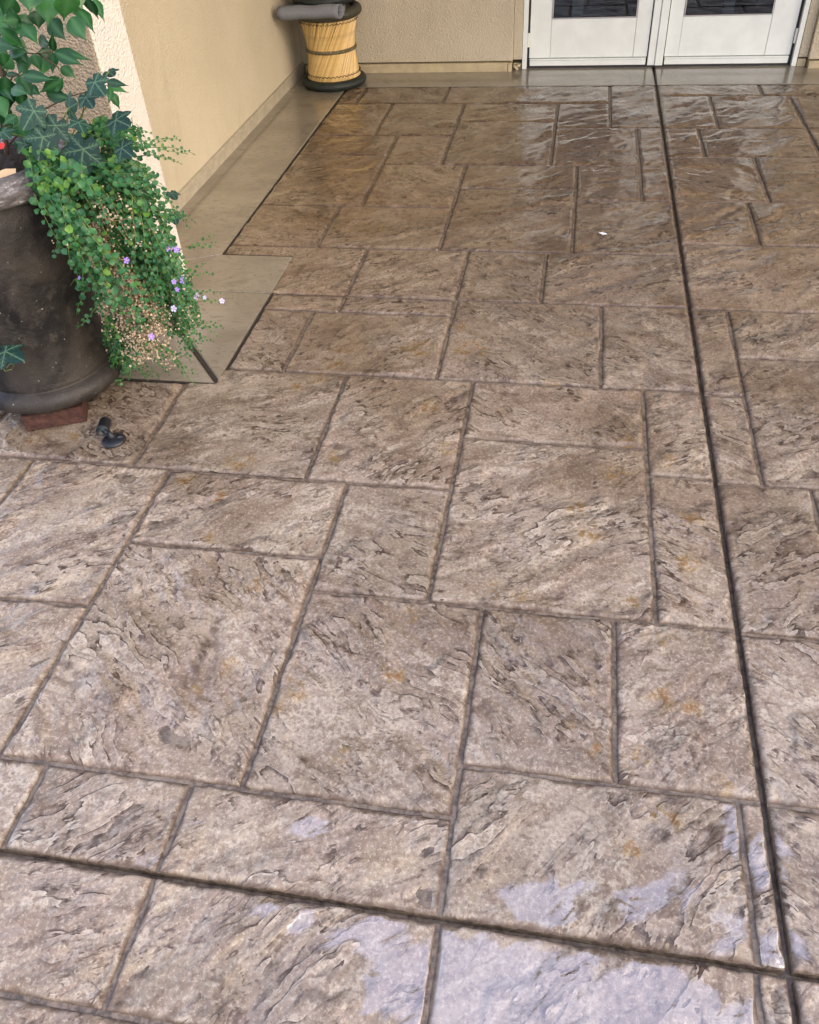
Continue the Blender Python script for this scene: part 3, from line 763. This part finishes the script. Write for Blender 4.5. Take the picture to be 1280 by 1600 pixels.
# grey mat pinched between the stools, its front edge rolled
prof = []
for t in np.linspace(0, 1, 22):
    a = -math.pi/2 - t*math.pi*1.78
    prof.append((-.218+.043*math.cos(a), -.002+.036*math.sin(a)))
flat = [(.17, .0), (.08, -.002), (-.05, -.002), (-.13, -.004), (-.178, -.012)]
pr = [(y, z) for y, z in flat]+[(-.205, -.034)]+prof[1:]
V, Fc = [], []
xs_ = np.linspace(-.285, .075, 14)
for i, x in enumerate(xs_):
    w = i/13
    for (y, z) in pr:
        k = 1.0 + (.10*math.sin(w*9) if y < -.17 else 0)*.35
        V.append((x+.01*math.sin(y*30), y+.02*(w-.5)*(1 if y < -.15 else 0), z*k+.002*math.sin(x*40+y*20)))
np_ = len(pr)
for i in range(13):
    for j in range(np_-1): Fc.append((i*np_+j, (i+1)*np_+j, (i+1)*np_+j+1, i*np_+j+1))
mt = mesh_obj('felt_mat', V, Fc, M['mat'], None, True, (-1.455, 5.53, .4415))
sol = mt.modifiers.new('thickness', 'SOLIDIFY'); sol.thickness = .004
tag(mt, 'grey felt mat with rolled front edge pinched between the stacked stools', 'mat')

# white scrap on the paving
q = on_z(942, 366, .004)
bm = bmesh.new(); bmesh.ops.create_grid(bm, x_segments=4, y_segments=3, size=.5)
for v in bm.verts: v.co = Vector((v.co.x*.030+.004*math.sin(v.co.y*9), v.co.y*.016, .003*math.sin(v.co.x*7+v.co.y*3)+.002))
o = bm_obj('paper_scrap', bm, M['scrap'], None, False, (q[0], q[1], .006)); o.rotation_euler = (0, 0, -.4)
tag(o, 'tiny white paper scrap lying on wet paving', 'paper scrap')

# ------------------------------------------------------------------ leaves
def round_leaf_mesh(cup=.10, fold=.05, asp=1.05, ph=0.0):
    n = 12; V = [(0, 0, 0)]; Fc = []
    for i in range(n):
        a = 2*math.pi*i/n; r_ = .5*(1+.07*(-1)**i)
        if i == 0: r_ *= .72
        x, y = .5-r_*math.cos(a), r_*math.sin(a)*asp
        V.append((x, y, cup*(r_*2)**2+fold*math.cos(2*a+ph)-.10*x*x*(ph > 0)))
    V[0] = (.48, 0, -.02)
    for i in range(n): Fc.append((0, 1+(i+1) % n, 1+i))
    return V, Fc
def blade_mesh(name, mat):
    """glossy pointed leaf, 1 long along x, 1 wide, with midrib fold and drip tip"""
    prof = [(0, .01), (.05, .20), (.14, .38), (.26, .49), (.38, .5), (.52, .42), (.65, .28), (.76, .15), (.87, .055), (1.0, .004)]
    V, Fc, ve = [], [], []
    for (x, w) in prof:
        dz = -.16*x*x
        for k, s in enumerate((-1, -.5, 0, .5, 1)):
            V.append((x, s*w, dz+.07*abs(s*w)-.03*(abs(s) == 1)+.015*math.sin(x*22)*abs(s))); ve.append(1.0 if s == 0 else 0.0)
    for i in range(len(prof)-1):
        for k in range(4): Fc.append((i*5+k, (i+1)*5+k, (i+1)*5+k+1, i*5+k+1))
    me = bpy.data.meshes.new(name); me.from_pydata(V, [], Fc); me.update()
    me.polygons.foreach_set('use_smooth', [True]*len(me.polygons)); me.materials.append(mat)
    at = me.attributes.new('vein', 'FLOAT', 'POINT'); at.data.foreach_set('value', ve)
    return me
def ivy_mesh():
    """five-lobed ivy leaf: petiole joint at origin, tip along +x (length 1)"""
    lobes = [(0, .95), (62, .72), (-62, .72), (125, .52), (-125, .52)]
    def rad(a):
        best = .46
        for (la, lr) in lobes:
            d = abs((math.degrees(a)-la+180) % 360-180)
            w = 40 if lr > .6 else 34
            if la == 0: w = 44
            best = max(best, lr*max(0, 1-(d/w)**1.15*.56) if d < w*1.6 else 0)
        if abs(math.degrees(a)) > 165: best = min(best, .12+.25*(180-abs(math.degrees(a)))/15)
        return best
    na, nr = 120, 12; V, Fc, ve = [(0, 0, 0)], [], [1.0]
    segs = []
    for (la, lr) in lobes:
        e = np.array([math.cos(R(la)), math.sin(R(la))])*lr; segs.append((np.zeros(2), e, .022))
        for f_ in (.30, .52, .72):
            for sg in (1, -1):
                b_ = e*f_; an = R(la)+sg*R(42); l_ = lr*.34*(1-f_*.6)
                segs.append((b_, b_+np.array([math.cos(an), math.sin(an)])*l_, .011))
    def vein(p):
        m_ = 0
        for a, b, w in segs:
            t = max(0, min(1, np.dot(p-a, b-a)/np.dot(b-a, b-a))); d = np.linalg.norm(p-a-(b-a)*t)
            m_ = max(m_, math.exp(-(d/(w*(1.15-.6*t)))**2))
        return m_
    for i in range(na):
        a = -math.pi+2*math.pi*i/na; R_ = rad(a)
        for j in range(1, nr+1):
            r_ = R_*j/nr; x, y = r_*math.cos(a), r_*math.sin(a); vv = vein(np.array([x, y]))
            V.append((x, y, .10*math.cos(a*2.5)*r_*r_-.18*r_*r_-.012*vv)); ve.append(vv)
    for i in range(na):
        i2 = (i+1) % na
        Fc.append((0, 1+i*nr, 1+i2*nr))
        for j in range(nr-1): Fc.append((1+i*nr+j, 1+i*nr+j+1, 1+i2*nr+j+1, 1+i2*nr+j))
    me = bpy.data.meshes.new('ivy_leaf'); me.from_pydata(V, [], Fc); me.update()
    me.polygons.foreach_set('use_smooth', [True]*len(me.polygons)); me.materials.append(M['ivy'])
    at = me.attributes.new('vein', 'FLOAT', 'POINT'); at.data.foreach_set('value', ve)
    return me
def frame(base, xdir, normal):
    x = Vector(xdir).normalized(); z = Vector(normal); z = (z-x*z.dot(x))
    if z.length < 1e-4: z = x.orthogonal()
    z.normalize(); y = z.cross(x)
    mm = Matrix.Identity(4)
    for i in range(3): mm[i][0], mm[i][1], mm[i][2], mm[i][3] = x[i], y[i], z[i], base[i]
    return mm
TOCAM = lambda p: (Vector(CAM)-Vector(p)).normalized()

# --- glossy pointed-leaf shrub
SH = Vector((-1.66, 2.12, .72))
shrub = empty('potted_shrub', SH); tag(shrub, 'leafy shrub with glossy pointed drip-tip leaves growing from the black urn', 'shrub')
shm = blade_mesh('leaf', M['shrub'])
LV = [(73,-10,73,41,30),(106,-10,103,37,31),(44,-16,47,17,28),(134,-6,151,33,23),(146,-2,166,33,15),(119,10,149,45,19),(110,27,135,64,23),(77,31,101,62,22),(57,16,61,47,19),(30,35,60,64,24),
 (83,80,81,54,9),(84,80,138,87,15),(86,82,128,101,15),(82,81,80,114,18),(81,80,57,82,13),(52,84,63,113,22),(68,88,66,118,18),(33,117,83,122,15),(31,119,54,153,18),(9,116,33,116,8),(0,44,44,77,18),(-12,64,28,74,14),
 (4,68,5,106,16),(16,88,8,113,14),(8,120,15,180,27),(-8,120,3,160,20),(95,104,120,121,15),(98,124,60,147,18),(72,146,111,154,17),(82,140,97,119,14),(167,128,195,131,10),(167,133,200,142,10),(173,137,172,161,10),(174,145,190,171,12),
 (20,-5,4,30,24),(-6,8,22,32,22),(20,14,26,46,18),(-4,28,20,52,16),(20,78,27,100,12),(22,60,44,76,12),(40,92,26,116,18),(0,170,24,200,20),(-6,150,10,186,22),(24,122,40,130,10)]+[(lambda a_, b_, t_: (a_, b_, a_+int(26*math.cos(t_)), b_+int(30*abs(math.sin(t_))), 13+k_ % 9))(-18+(k_*37) % 62, -14+(k_*53) % 215, k_*1.7) for k_ in range(30)]+[(24,122,40,130,10),(60,60,75,70,14),(92,-8,85,20,16),(18,36,32,40,14),(118,-8,128,14,18),(-10,96,8,130,22)]
ctr_sh = Vector(on_y(40, 60, 2.12))
for i, (ax, ay, tx, ty, w) in enumerate(LV):
    Yd = 2.10+random.uniform(-.07, .09)
    b_ = Vector(on_y(ax, ay, Yd)); t_ = Vector(on_y(tx, ty, Yd-random.uniform(-.02, .05)))
    L = (t_-b_).length; wid = w/470.0
    nrm_ = TOCAM(b_)*1.0+Vector((random.uniform(-.8, .8), random.uniform(-.5, .5), random.uniform(-.2, .8)))
    o = bpy.data.objects.new('leaf', shm); link(o, shrub)
    mm = frame(b_-SH, t_-b_, nrm_)
    o.matrix_local = mm @ Matrix.Diagonal((L, wid, L*.8, 1))
V, Fc = [], []
def px3(pts, Y): return [Vector(on_y(a, b, y))-SH for (a, b), y in zip(pts, Y if hasattr(Y, '__len__') else [Y]*len(pts))]
for pts, r0 in (([(12, 270), (8, 200), (4, 120), (-10, 40), (-20, -40)], .007), ([(4, 130), (20, 80), (55, 84), (83, 80)], .0028), ([(-6, 60), (22, 33), (55, 35), (90, 10), (120, -10)], .003), ([(6, 150), (20, 118), (34, 117)], .0028),
                ([(10, 230), (60, 175), (110, 150), (150, 140), (170, 132)], .0026), ([(60, 84), (90, 104), (97, 122), (72, 146)], .0022), ([(-20, -40), (40, -30), (75, -14), (105, -12), (140, -6)], .003)):
    tube_data(px3(pts, 2.12), [r0*(1-.5*i/(len(pts)-1)) for i in range(len(pts))], 6, V, Fc)
mesh_obj('stem', V, Fc, M['twig'], shrub, True)
# small red bloom and dead leaf on the soil
def px_obj(name, V, Fc, mat, px, py, Y, nvec, size, label, cat):
    p_ = Vector(on_y(px, py, Y)); o = mesh_obj(name, V, Fc, mat, None, True)
    o.matrix_world = frame(p_, Vector((1, .2, .1)), nvec) @ Matrix.Diagonal((size, size, size, 1)); return tag(o, label, cat)
rv, rf_ = round_leaf_mesh()
px_obj('fallen_petal', rv, rf_, M['red'], -2, 229, 2.0, (-.2, -.6, .7), .018, 'tiny bright red petal among the stems above the urn soil', 'petal')
o = px_obj('dead_leaf', [(0, -.25, 0), (.45, -.42, .06), (1, -.25, .0), (1.05, .2, .12), (.5, .35, .03), (0, .2, .06), (.5, -.03, -.03)], [(0, 1, 6), (1, 2, 6), (2, 3, 6), (3, 4, 6), (4, 5, 6), (5, 0, 6)], M['deadleaf'], -8, 278, 1.93, (0, -.6, .8), .058,
           'dry tan dead leaf lying on the soil behind the urn rim', 'dead leaf')

# --- ivy
IV = Vector((-1.60, 2.0, .72))
ivy = empty('ivy_plant', IV); tag(ivy, 'dark green ivy with pale veined lobed leaves in the black urn', 'ivy')
ivm = ivy_mesh()
IL = [(53,173,39,197,27),(87,196,78,218,28),(67,214,60,247,29),(130,233,125,272,38),(123,191,130,205,19),(148,128,164,150,22),(134,152,146,169,19),(181,187,203,196,26),(190,231,206,244,22),(268,302,276,312,12),(8,549,38,563,24),(272,336,276,352,14),(4,206,16,216,18),
      (108,168,120,160,12),(170,112,178,118,9),(40,225,28,240,14)]
for i, (ax, ay, tx, ty, ln_) in enumerate(IL):
    Yd = {9: 2.3, 11: 2.25, 10: 1.83}.get(i, 1.97+random.uniform(-.04, .04))
    b_ = Vector(on_y(ax, ay, Yd)); t_ = Vector(on_y(tx, ty, Yd-.025))
    Ls = max((t_-b_).length, ln_/470.0)
    o = bpy.data.objects.new('leaf', ivm); link(o, ivy)
    nn = TOCAM(b_)+Vector((random.uniform(-.2, .3), random.uniform(-.1, .2), random.uniform(.1, .5)))
    o.matrix_local = frame(b_-IV, t_-b_, nn) @ Matrix.Diagonal((Ls, Ls*1.08, Ls, 1))
V, Fc = [], []
for (ax, ay, tx, ty, ln_) in IL[:9]+IL[12:]:
    a_ = Vector(on_y(ax, ay, 1.98))-IV; b_ = Vector(on_y(90, 262, 2.06))-IV+Vector((random.uniform(-.08, .08), .03, -.03))
    c_ = (a_+b_)/2+Vector((0, .03, .03))
    tube_data(bez(b_, c_, c_, a_, 7), .0016, 5, V, Fc)
P_ = [Vector(on_y(a, b, 1.845))-IV for a, b in ((-40, 330), (-36, 450), (-20, 530), (0, 556), (8, 549))]
tube_data(P_, .0016, 5, V, Fc)
P_ = [Vector(on_y(a, b, 1.84))-IV for a, b in ((0, 568), (8, 580), (18, 577), (22, 570), (16, 568), (10, 575))]
tube_data(P_, .0013, 5, V, Fc)
mesh_obj('stem', V, Fc, M['stem'], ivy, True)

# --- trailing plant
TR = Vector((-1.40, 2.02, .70))
trail = empty('trailing_plant', TR); tag(trail, 'round-leaved trailing plant with violet flowers spilling over the urn rim', 'trailing plant')
leaves = []      # (matrix, rnd, size)
SV, SF = [], []
DV, DF = [], []
strands = []
def strand(a, b, Ya, Yb, bulge, n=None, lsz=.020, dens=1.0, dry=0.0, r0=.0013, droop=.5):
    A = Vector(on_y(*a, Ya)); B = Vector(on_y(*b, Yb))
    dv = B-A; L = dv.length
    out = Vector((.6, -.5, 0)).normalized()*bulge
    c1 = A+dv*.33+out+Vector((0, 0, droop*.25*L)); c2 = A+dv*.7+out*.8+Vector((0, 0, droop*.12*L))
    npt = max(5, int(L/.03)); P = [Vector(q_) for q_ in bez(A, c1, c2, B, npt)]
    wob = random.uniform(0, 6)
    P = [q_+Vector((.006*math.sin(i*.9+wob), .008*math.cos(i*.7+wob), .005*math.sin(i*1.3+wob))) for i, q_ in enumerate(P)]
    tube_data([q_-TR for q_ in P], [r0*(1-.55*i/(len(P)-1)) for i in range(len(P))], 4, SV if dry < .5 else DV, SF if dry < .5 else DF)
    step = .0125/dens; tot = 0; side = 1
    cum = [0]
    for i in range(1, len(P)): cum.append(cum[-1]+(P[i]-P[i-1]).length)
    s_ = .01
    while s_ < cum[-1]:
        i = max(1, next(k for k in range(len(cum)) if cum[k] >= s_)); t = (s_-cum[i-1])/(cum[i]-cum[i-1]+1e-9)
        p_ = P[i-1].lerp(P[i], t); tg = (P[i]-P[i-1]).normalized()
        fr = s_/cum[-1]
        yield p_, tg, side, fr
        side = -side; s_ += step*random.uniform(.7, 1.3)
def put_leaf(p_, tg, side, size, rnd):
    up = (TOCAM(p_)*.75+Vector((.25, -.15, .75))+Vector((random.uniform(-.8, .8), random.uniform(-.8, .8), random.uniform(-.5, .5)))).normalized()
    lat = tg.cross(up).normalized()*side
    xd = (lat*1.0+tg*.45+up*.15+Vector((random.uniform(-.3, .3), random.uniform(-.3, .3), random.uniform(-.3, .3)))).normalized()
    leaves.append((frame(p_-TR, xd, up), rnd, size))
PB, PF = [], []   # dried blooms
def put_dry(p_):
    b = len(PB); s_ = random.uniform(.0022, .0050)
    ax = Vector((random.gauss(0, 1), random.gauss(0, 1), random.gauss(0, 1))).normalized(); bx_ = ax.orthogonal().normalized(); cx_ = ax.cross(bx_)
    c_ = p_-TR
    for (i, j, k) in ((1, 0, .2), (-.2, .9, 0), (-.8, -.5, .1), (.1, -.3, .9), (-.2, .1, -.8)):
        PB.append(c_+(ax*i*1.2+bx_*j+cx_*k)*s_)
    PF.extend([(b, b+1, b+3), (b+1, b+2, b+3), (b+2, b, b+3), (b+1, b, b+4), (b+2, b+1, b+4), (b, b+2, b+4)])
def fill(starts, ends, num, Ya, Yb, bulge, lsz, dens=1.0, dry=0.0, tipfade=.5, droop=.5, bright=0.0):
    for _ in range(num):
        a = random.choice(starts); b = random.choice(ends)
        a = (a[0]+random.uniform(-16, 16), a[1]+random.uniform(-12, 12)); b = (b[0]+random.uniform(-9, 9), b[1]+random.uniform(-9, 9))
        rb = random.random()
        for p_, tg, sd, fr in strand(a, b, random.uniform(*Ya), random.uniform(*Yb), bulge*random.uniform(.4, 1.2), dens=dens, dry=dry, droop=droop):
            if p_.z < .012: p_ = Vector((p_.x, p_.y, .012+random.uniform(0, .02)))
            if random.random() < dry:
                for _k in range(2): put_dry(p_+Vector((random.gauss(0, .012), random.gauss(0, .010), random.gauss(0, .012))))
                continue
            sz = lsz*(1-tipfade*fr**2)*random.choice([.55, .8, .9, .95, 1.05])*random.uniform(.85, 1.1)
            put_leaf(p_, tg, sd, sz, min(.999, max(0, random.gauss(.42, .22)*(1-.35*fr)+bright)))
crown = [(60,255),(90,262),(115,268),(140,258),(165,245),(180,225),(130,285),(95,290),(70,285)]
# upper mound, bright broad leaves
fill([(40,235),(60,250),(90,258),(120,262)], [(55,285),(75,300),(100,305),(125,300),(150,300),(90,330),(70,320),(115,325)], 34, (1.98, 2.06), (1.86, 1.95), .03, .026, 1.0, 0, .2, .9, .28)
fill([(110,215),(140,205),(165,200),(175,215)], [(185,200),(205,215),(215,235),(200,255),(185,275),(215,280)], 22, (2.05, 2.15), (1.98, 2.12), .02, .022, 1.0, 0, .3, .6, .08)
# main cascade
fill(crown, [(205,290),(225,310),(245,330),(262,350),(275,375),(282,400),(270,420),(245,400),(225,370),(200,345),(180,330),(160,345),(255,300),(235,285)], 64, (2.0, 2.1), (1.92, 2.15), .05, .021, 1.0, .03, .35, .7)
fill([(150,290),(180,300),(210,320),(130,310),(160,330)], [(285,440),(295,455),(280,480),(265,500),(250,470),(235,440),(290,500),(275,520),(215,430),(255,430),(300,480),(240,500)], 62, (1.93, 2.05), (1.95, 2.15), .05, .019, 1.1, .07, .4, .6)
fill([(210,380),(240,400),(260,430)], [(285,510),(300,525),(305,540),(295,550),(310,500),(290,480)], 26, (2.0, 2.1), (2.0, 2.1), .03, .015, 1.3, .03, .5, .5)
# left edge strands hanging over the urn
for pts_b, n_ in (((80,350),2), ((95,395),2), ((120,425),3), ((140,455),3), ((165,480),3), ((190,490),3), ((215,495),2), ((235,480),2)):
    fill([(68,300),(85,310),(100,315)], [pts_b], n_, (1.88, 1.93), (1.86, 1.93), .05, .021, .95, .02, .25, .5)
fill([(150,400),(170,440)], [(128,505),(135,495),(150,490)], 4, (1.95, 2.0), (1.95, 2.0), .02, .017, .9, 0, .3, .3)
# lower dense skirt
fill([(170,470),(190,500),(205,510),(180,490)], [(168,590),(180,598),(195,590),(208,575),(170,560),(215,560),(200,545),(185,555)], 34, (2.0, 2.08), (2.03, 2.12), .02, .015, 1.2, .06, .4, .3, .1)
# dried brown patches
fill([(120,320),(150,350),(170,370),(190,390)], [(165,430),(180,460),(195,480),(205,500),(170,480),(185,440)], 26, (1.94, 2.02), (1.92, 2.02), .03, .017, 1.5, .85, .3, .4)
fill([(190,430),(210,450),(180,470),(225,455)], [(205,540),(225,550),(245,530),(260,520),(215,565),(270,565),(255,510),(235,560),(190,520),(160,495)], 44, (1.95, 2.02), (1.93, 2.04), .03, .016, 1.7, .85, .3, .4)
fill([(150,300),(180,320),(200,340)], [(205,375),(190,365),(215,385),(180,352),(160,335)], 10, (1.92, 1.98), (1.88, 1.94), .03, .016, 1.2, .6, .3, .4)
# thin runners reaching out
for a, b, ya, yb in (((215,225),(303,243),2.05,2.08), ((210,222),(272,224),2.06,2.1), ((220,235),(285,250),2.04,2.08), ((230,285),(292,350),2.0,2.06), ((215,262),(248,292),1.98,2.02), ((270,330),(300,345),2.05,2.1), ((285,380),(336,375),2.1,2.14), ((285,430),(325,424),2.1,2.15), ((285,460),(350,470),2.05,2.1), ((290,500),(345,505),2.08,2.1),
                     ((290,505),(342,528),2.08,2.1), ((270,500),(312,545),2.05,2.08), ((240,530),(312,595),2.08,2.12), ((235,540),(262,588),2.08,2.12), ((222,560),(240,595),2.1,2.13), ((205,570),(236,592),2.1,2.13), ((255,520),(295,560),2.08,2.12), ((195,190),(218,205),2.08,2.1), ((180,205),(225,210),2.06,2.1)):
    for k in range(2):
        fill([a], [b], 1, (ya, ya), (yb, yb), .015, .0125, 1.15, 0, .55, .2)
leaves_sorted = sorted(leaves, key=lambda q_: -q_[2])
VAR = [round_leaf_mesh(), round_leaf_mesh(.22, .04, .92, .6), round_leaf_mesh(-.06, .14, 1.0, .2), round_leaf_mesh(.05, -.16, .85, 1.0), round_leaf_mesh(.30, .10, .75, .4)]
rls = []
for v_, f_ in VAR:
    rl = bpy.data.meshes.new('leaf'); rl.from_pydata(v_, [], f_); rl.update(); rl.materials.append(M['leaf'])
    rl.polygons.foreach_set('use_smooth', [True]*len(rl.polygons)); rls.append(rl)
single = leaves_sorted[:300]; rest = leaves_sorted[300:]
for mm, rnd, sz in single:
    o = bpy.data.objects.new('leaf', random.choice(rls)); link(o, trail); o.matrix_local = mm @ Matrix.Scale(sz, 4)
arrs = [np.array(v_) for v_, f_ in VAR]; farr = np.array(rf_); arr = arrs[0]
allv, allf, allr = [], [], []
for i, (mm, rnd, sz) in enumerate(rest):
    arr = arrs[i % 5]; mnp = np.array(mm); allv.append((arr*sz) @ mnp[:3, :3].T+mnp[:3, 3]); allf.append(farr+i*len(arr)); allr.append(np.full(len(arr), rnd))
allv = np.concatenate(allv); allf = np.concatenate(allf); allr = np.concatenate(allr)
o = mesh_obj('foliage', allv.tolist(), allf.tolist(), M['leaf'], trail, True); o['kind'] = 'stuff'
at = o.data.attributes.new('rnd', 'FLOAT', 'POINT'); at.data.foreach_set('value', allr.astype(np.float32))
o = mesh_obj('stem', SV, SF, M['stem'], trail, True); o['kind'] = 'stuff'
o = mesh_obj('dried_stem', DV, DF, M['drystem'], trail, True); o['kind'] = 'stuff'
o = mesh_obj('dried_bloom', PB, PF, M['dry'], trail); o['kind'] = 'stuff'
# violet flowers
FV, FF = [], []
V, Fc = [], []
for k in range(5):
    a = 2*math.pi*k/5; b = len(V)
    for (r_, w) in ((.10, 0), (.32, .26), (.55, .30), (.66, .0), (.55, -.30), (.32, -.26)):
        V.append((r_*math.cos(a)-w*.75*math.sin(a), r_*math.sin(a)+w*.75*math.cos(a), .10*r_+.03*k % .05))
    Fc.append((b, b+1, b+2, b+3, b+4, b+5))
fm = {}
for key in ('petal', 'petal2'):
    me = bpy.data.meshes.new('flower'); me.from_pydata(V, [], Fc); me.update(); me.materials.append(M[key]); fm[key] = me
ey = bpy.data.meshes.new('flower_eye'); bm = bmesh.new(); bmesh.ops.create_icosphere(bm, subdivisions=1, radius=.14); bm.to_mesh(ey); bm.free(); ey.materials.append(M['eye'])
for i, (px, py, sz, kd) in enumerate([(265,388,12,0),(276,390,10,0),(198,407,10,0),(286,438,11,0),(272,440,8,0),(277,452,8,0),(307,463,11,1),(320,465,7,1),(347,470,9,1),(272,482,11,1),(237,526,11,0),(124,434,6,0),(182,470,7,1)]):
    Yd = 1.90 if px < 240 else 1.96
    if px > 300: Yd = 2.06
    p_ = Vector(on_y(px, py, Yd))
    q0 = Vector(on_y(min(px-14, 288), py+(6 if px > 300 else 12), Yd+.02)); tube_data([q0-TR, (q0+p_)/2-TR+Vector((0, 0, .006)), p_-TR], .0010, 4, FV, FF)
    o = bpy.data.objects.new('flower', fm['petal2' if kd else 'petal']); link(o, trail)
    o.matrix_local = frame(p_-TR, Vector((1, random.uniform(-.3, .3), .2)), TOCAM(p_)+Vector((random.uniform(-.5, .5), 0, random.uniform(-.2, .4)))) @ Matrix.Scale(sz/470*.68, 4)
    e_ = bpy.data.objects.new('flower_eye', ey); link(e_, o); e_.location = (0, 0, .08)
o = mesh_obj('flower_stalk', FV, FF, M['stem'], trail, True); o['kind'] = 'stuff'
print('slab quads', tris, 'leaves', len(leaves))
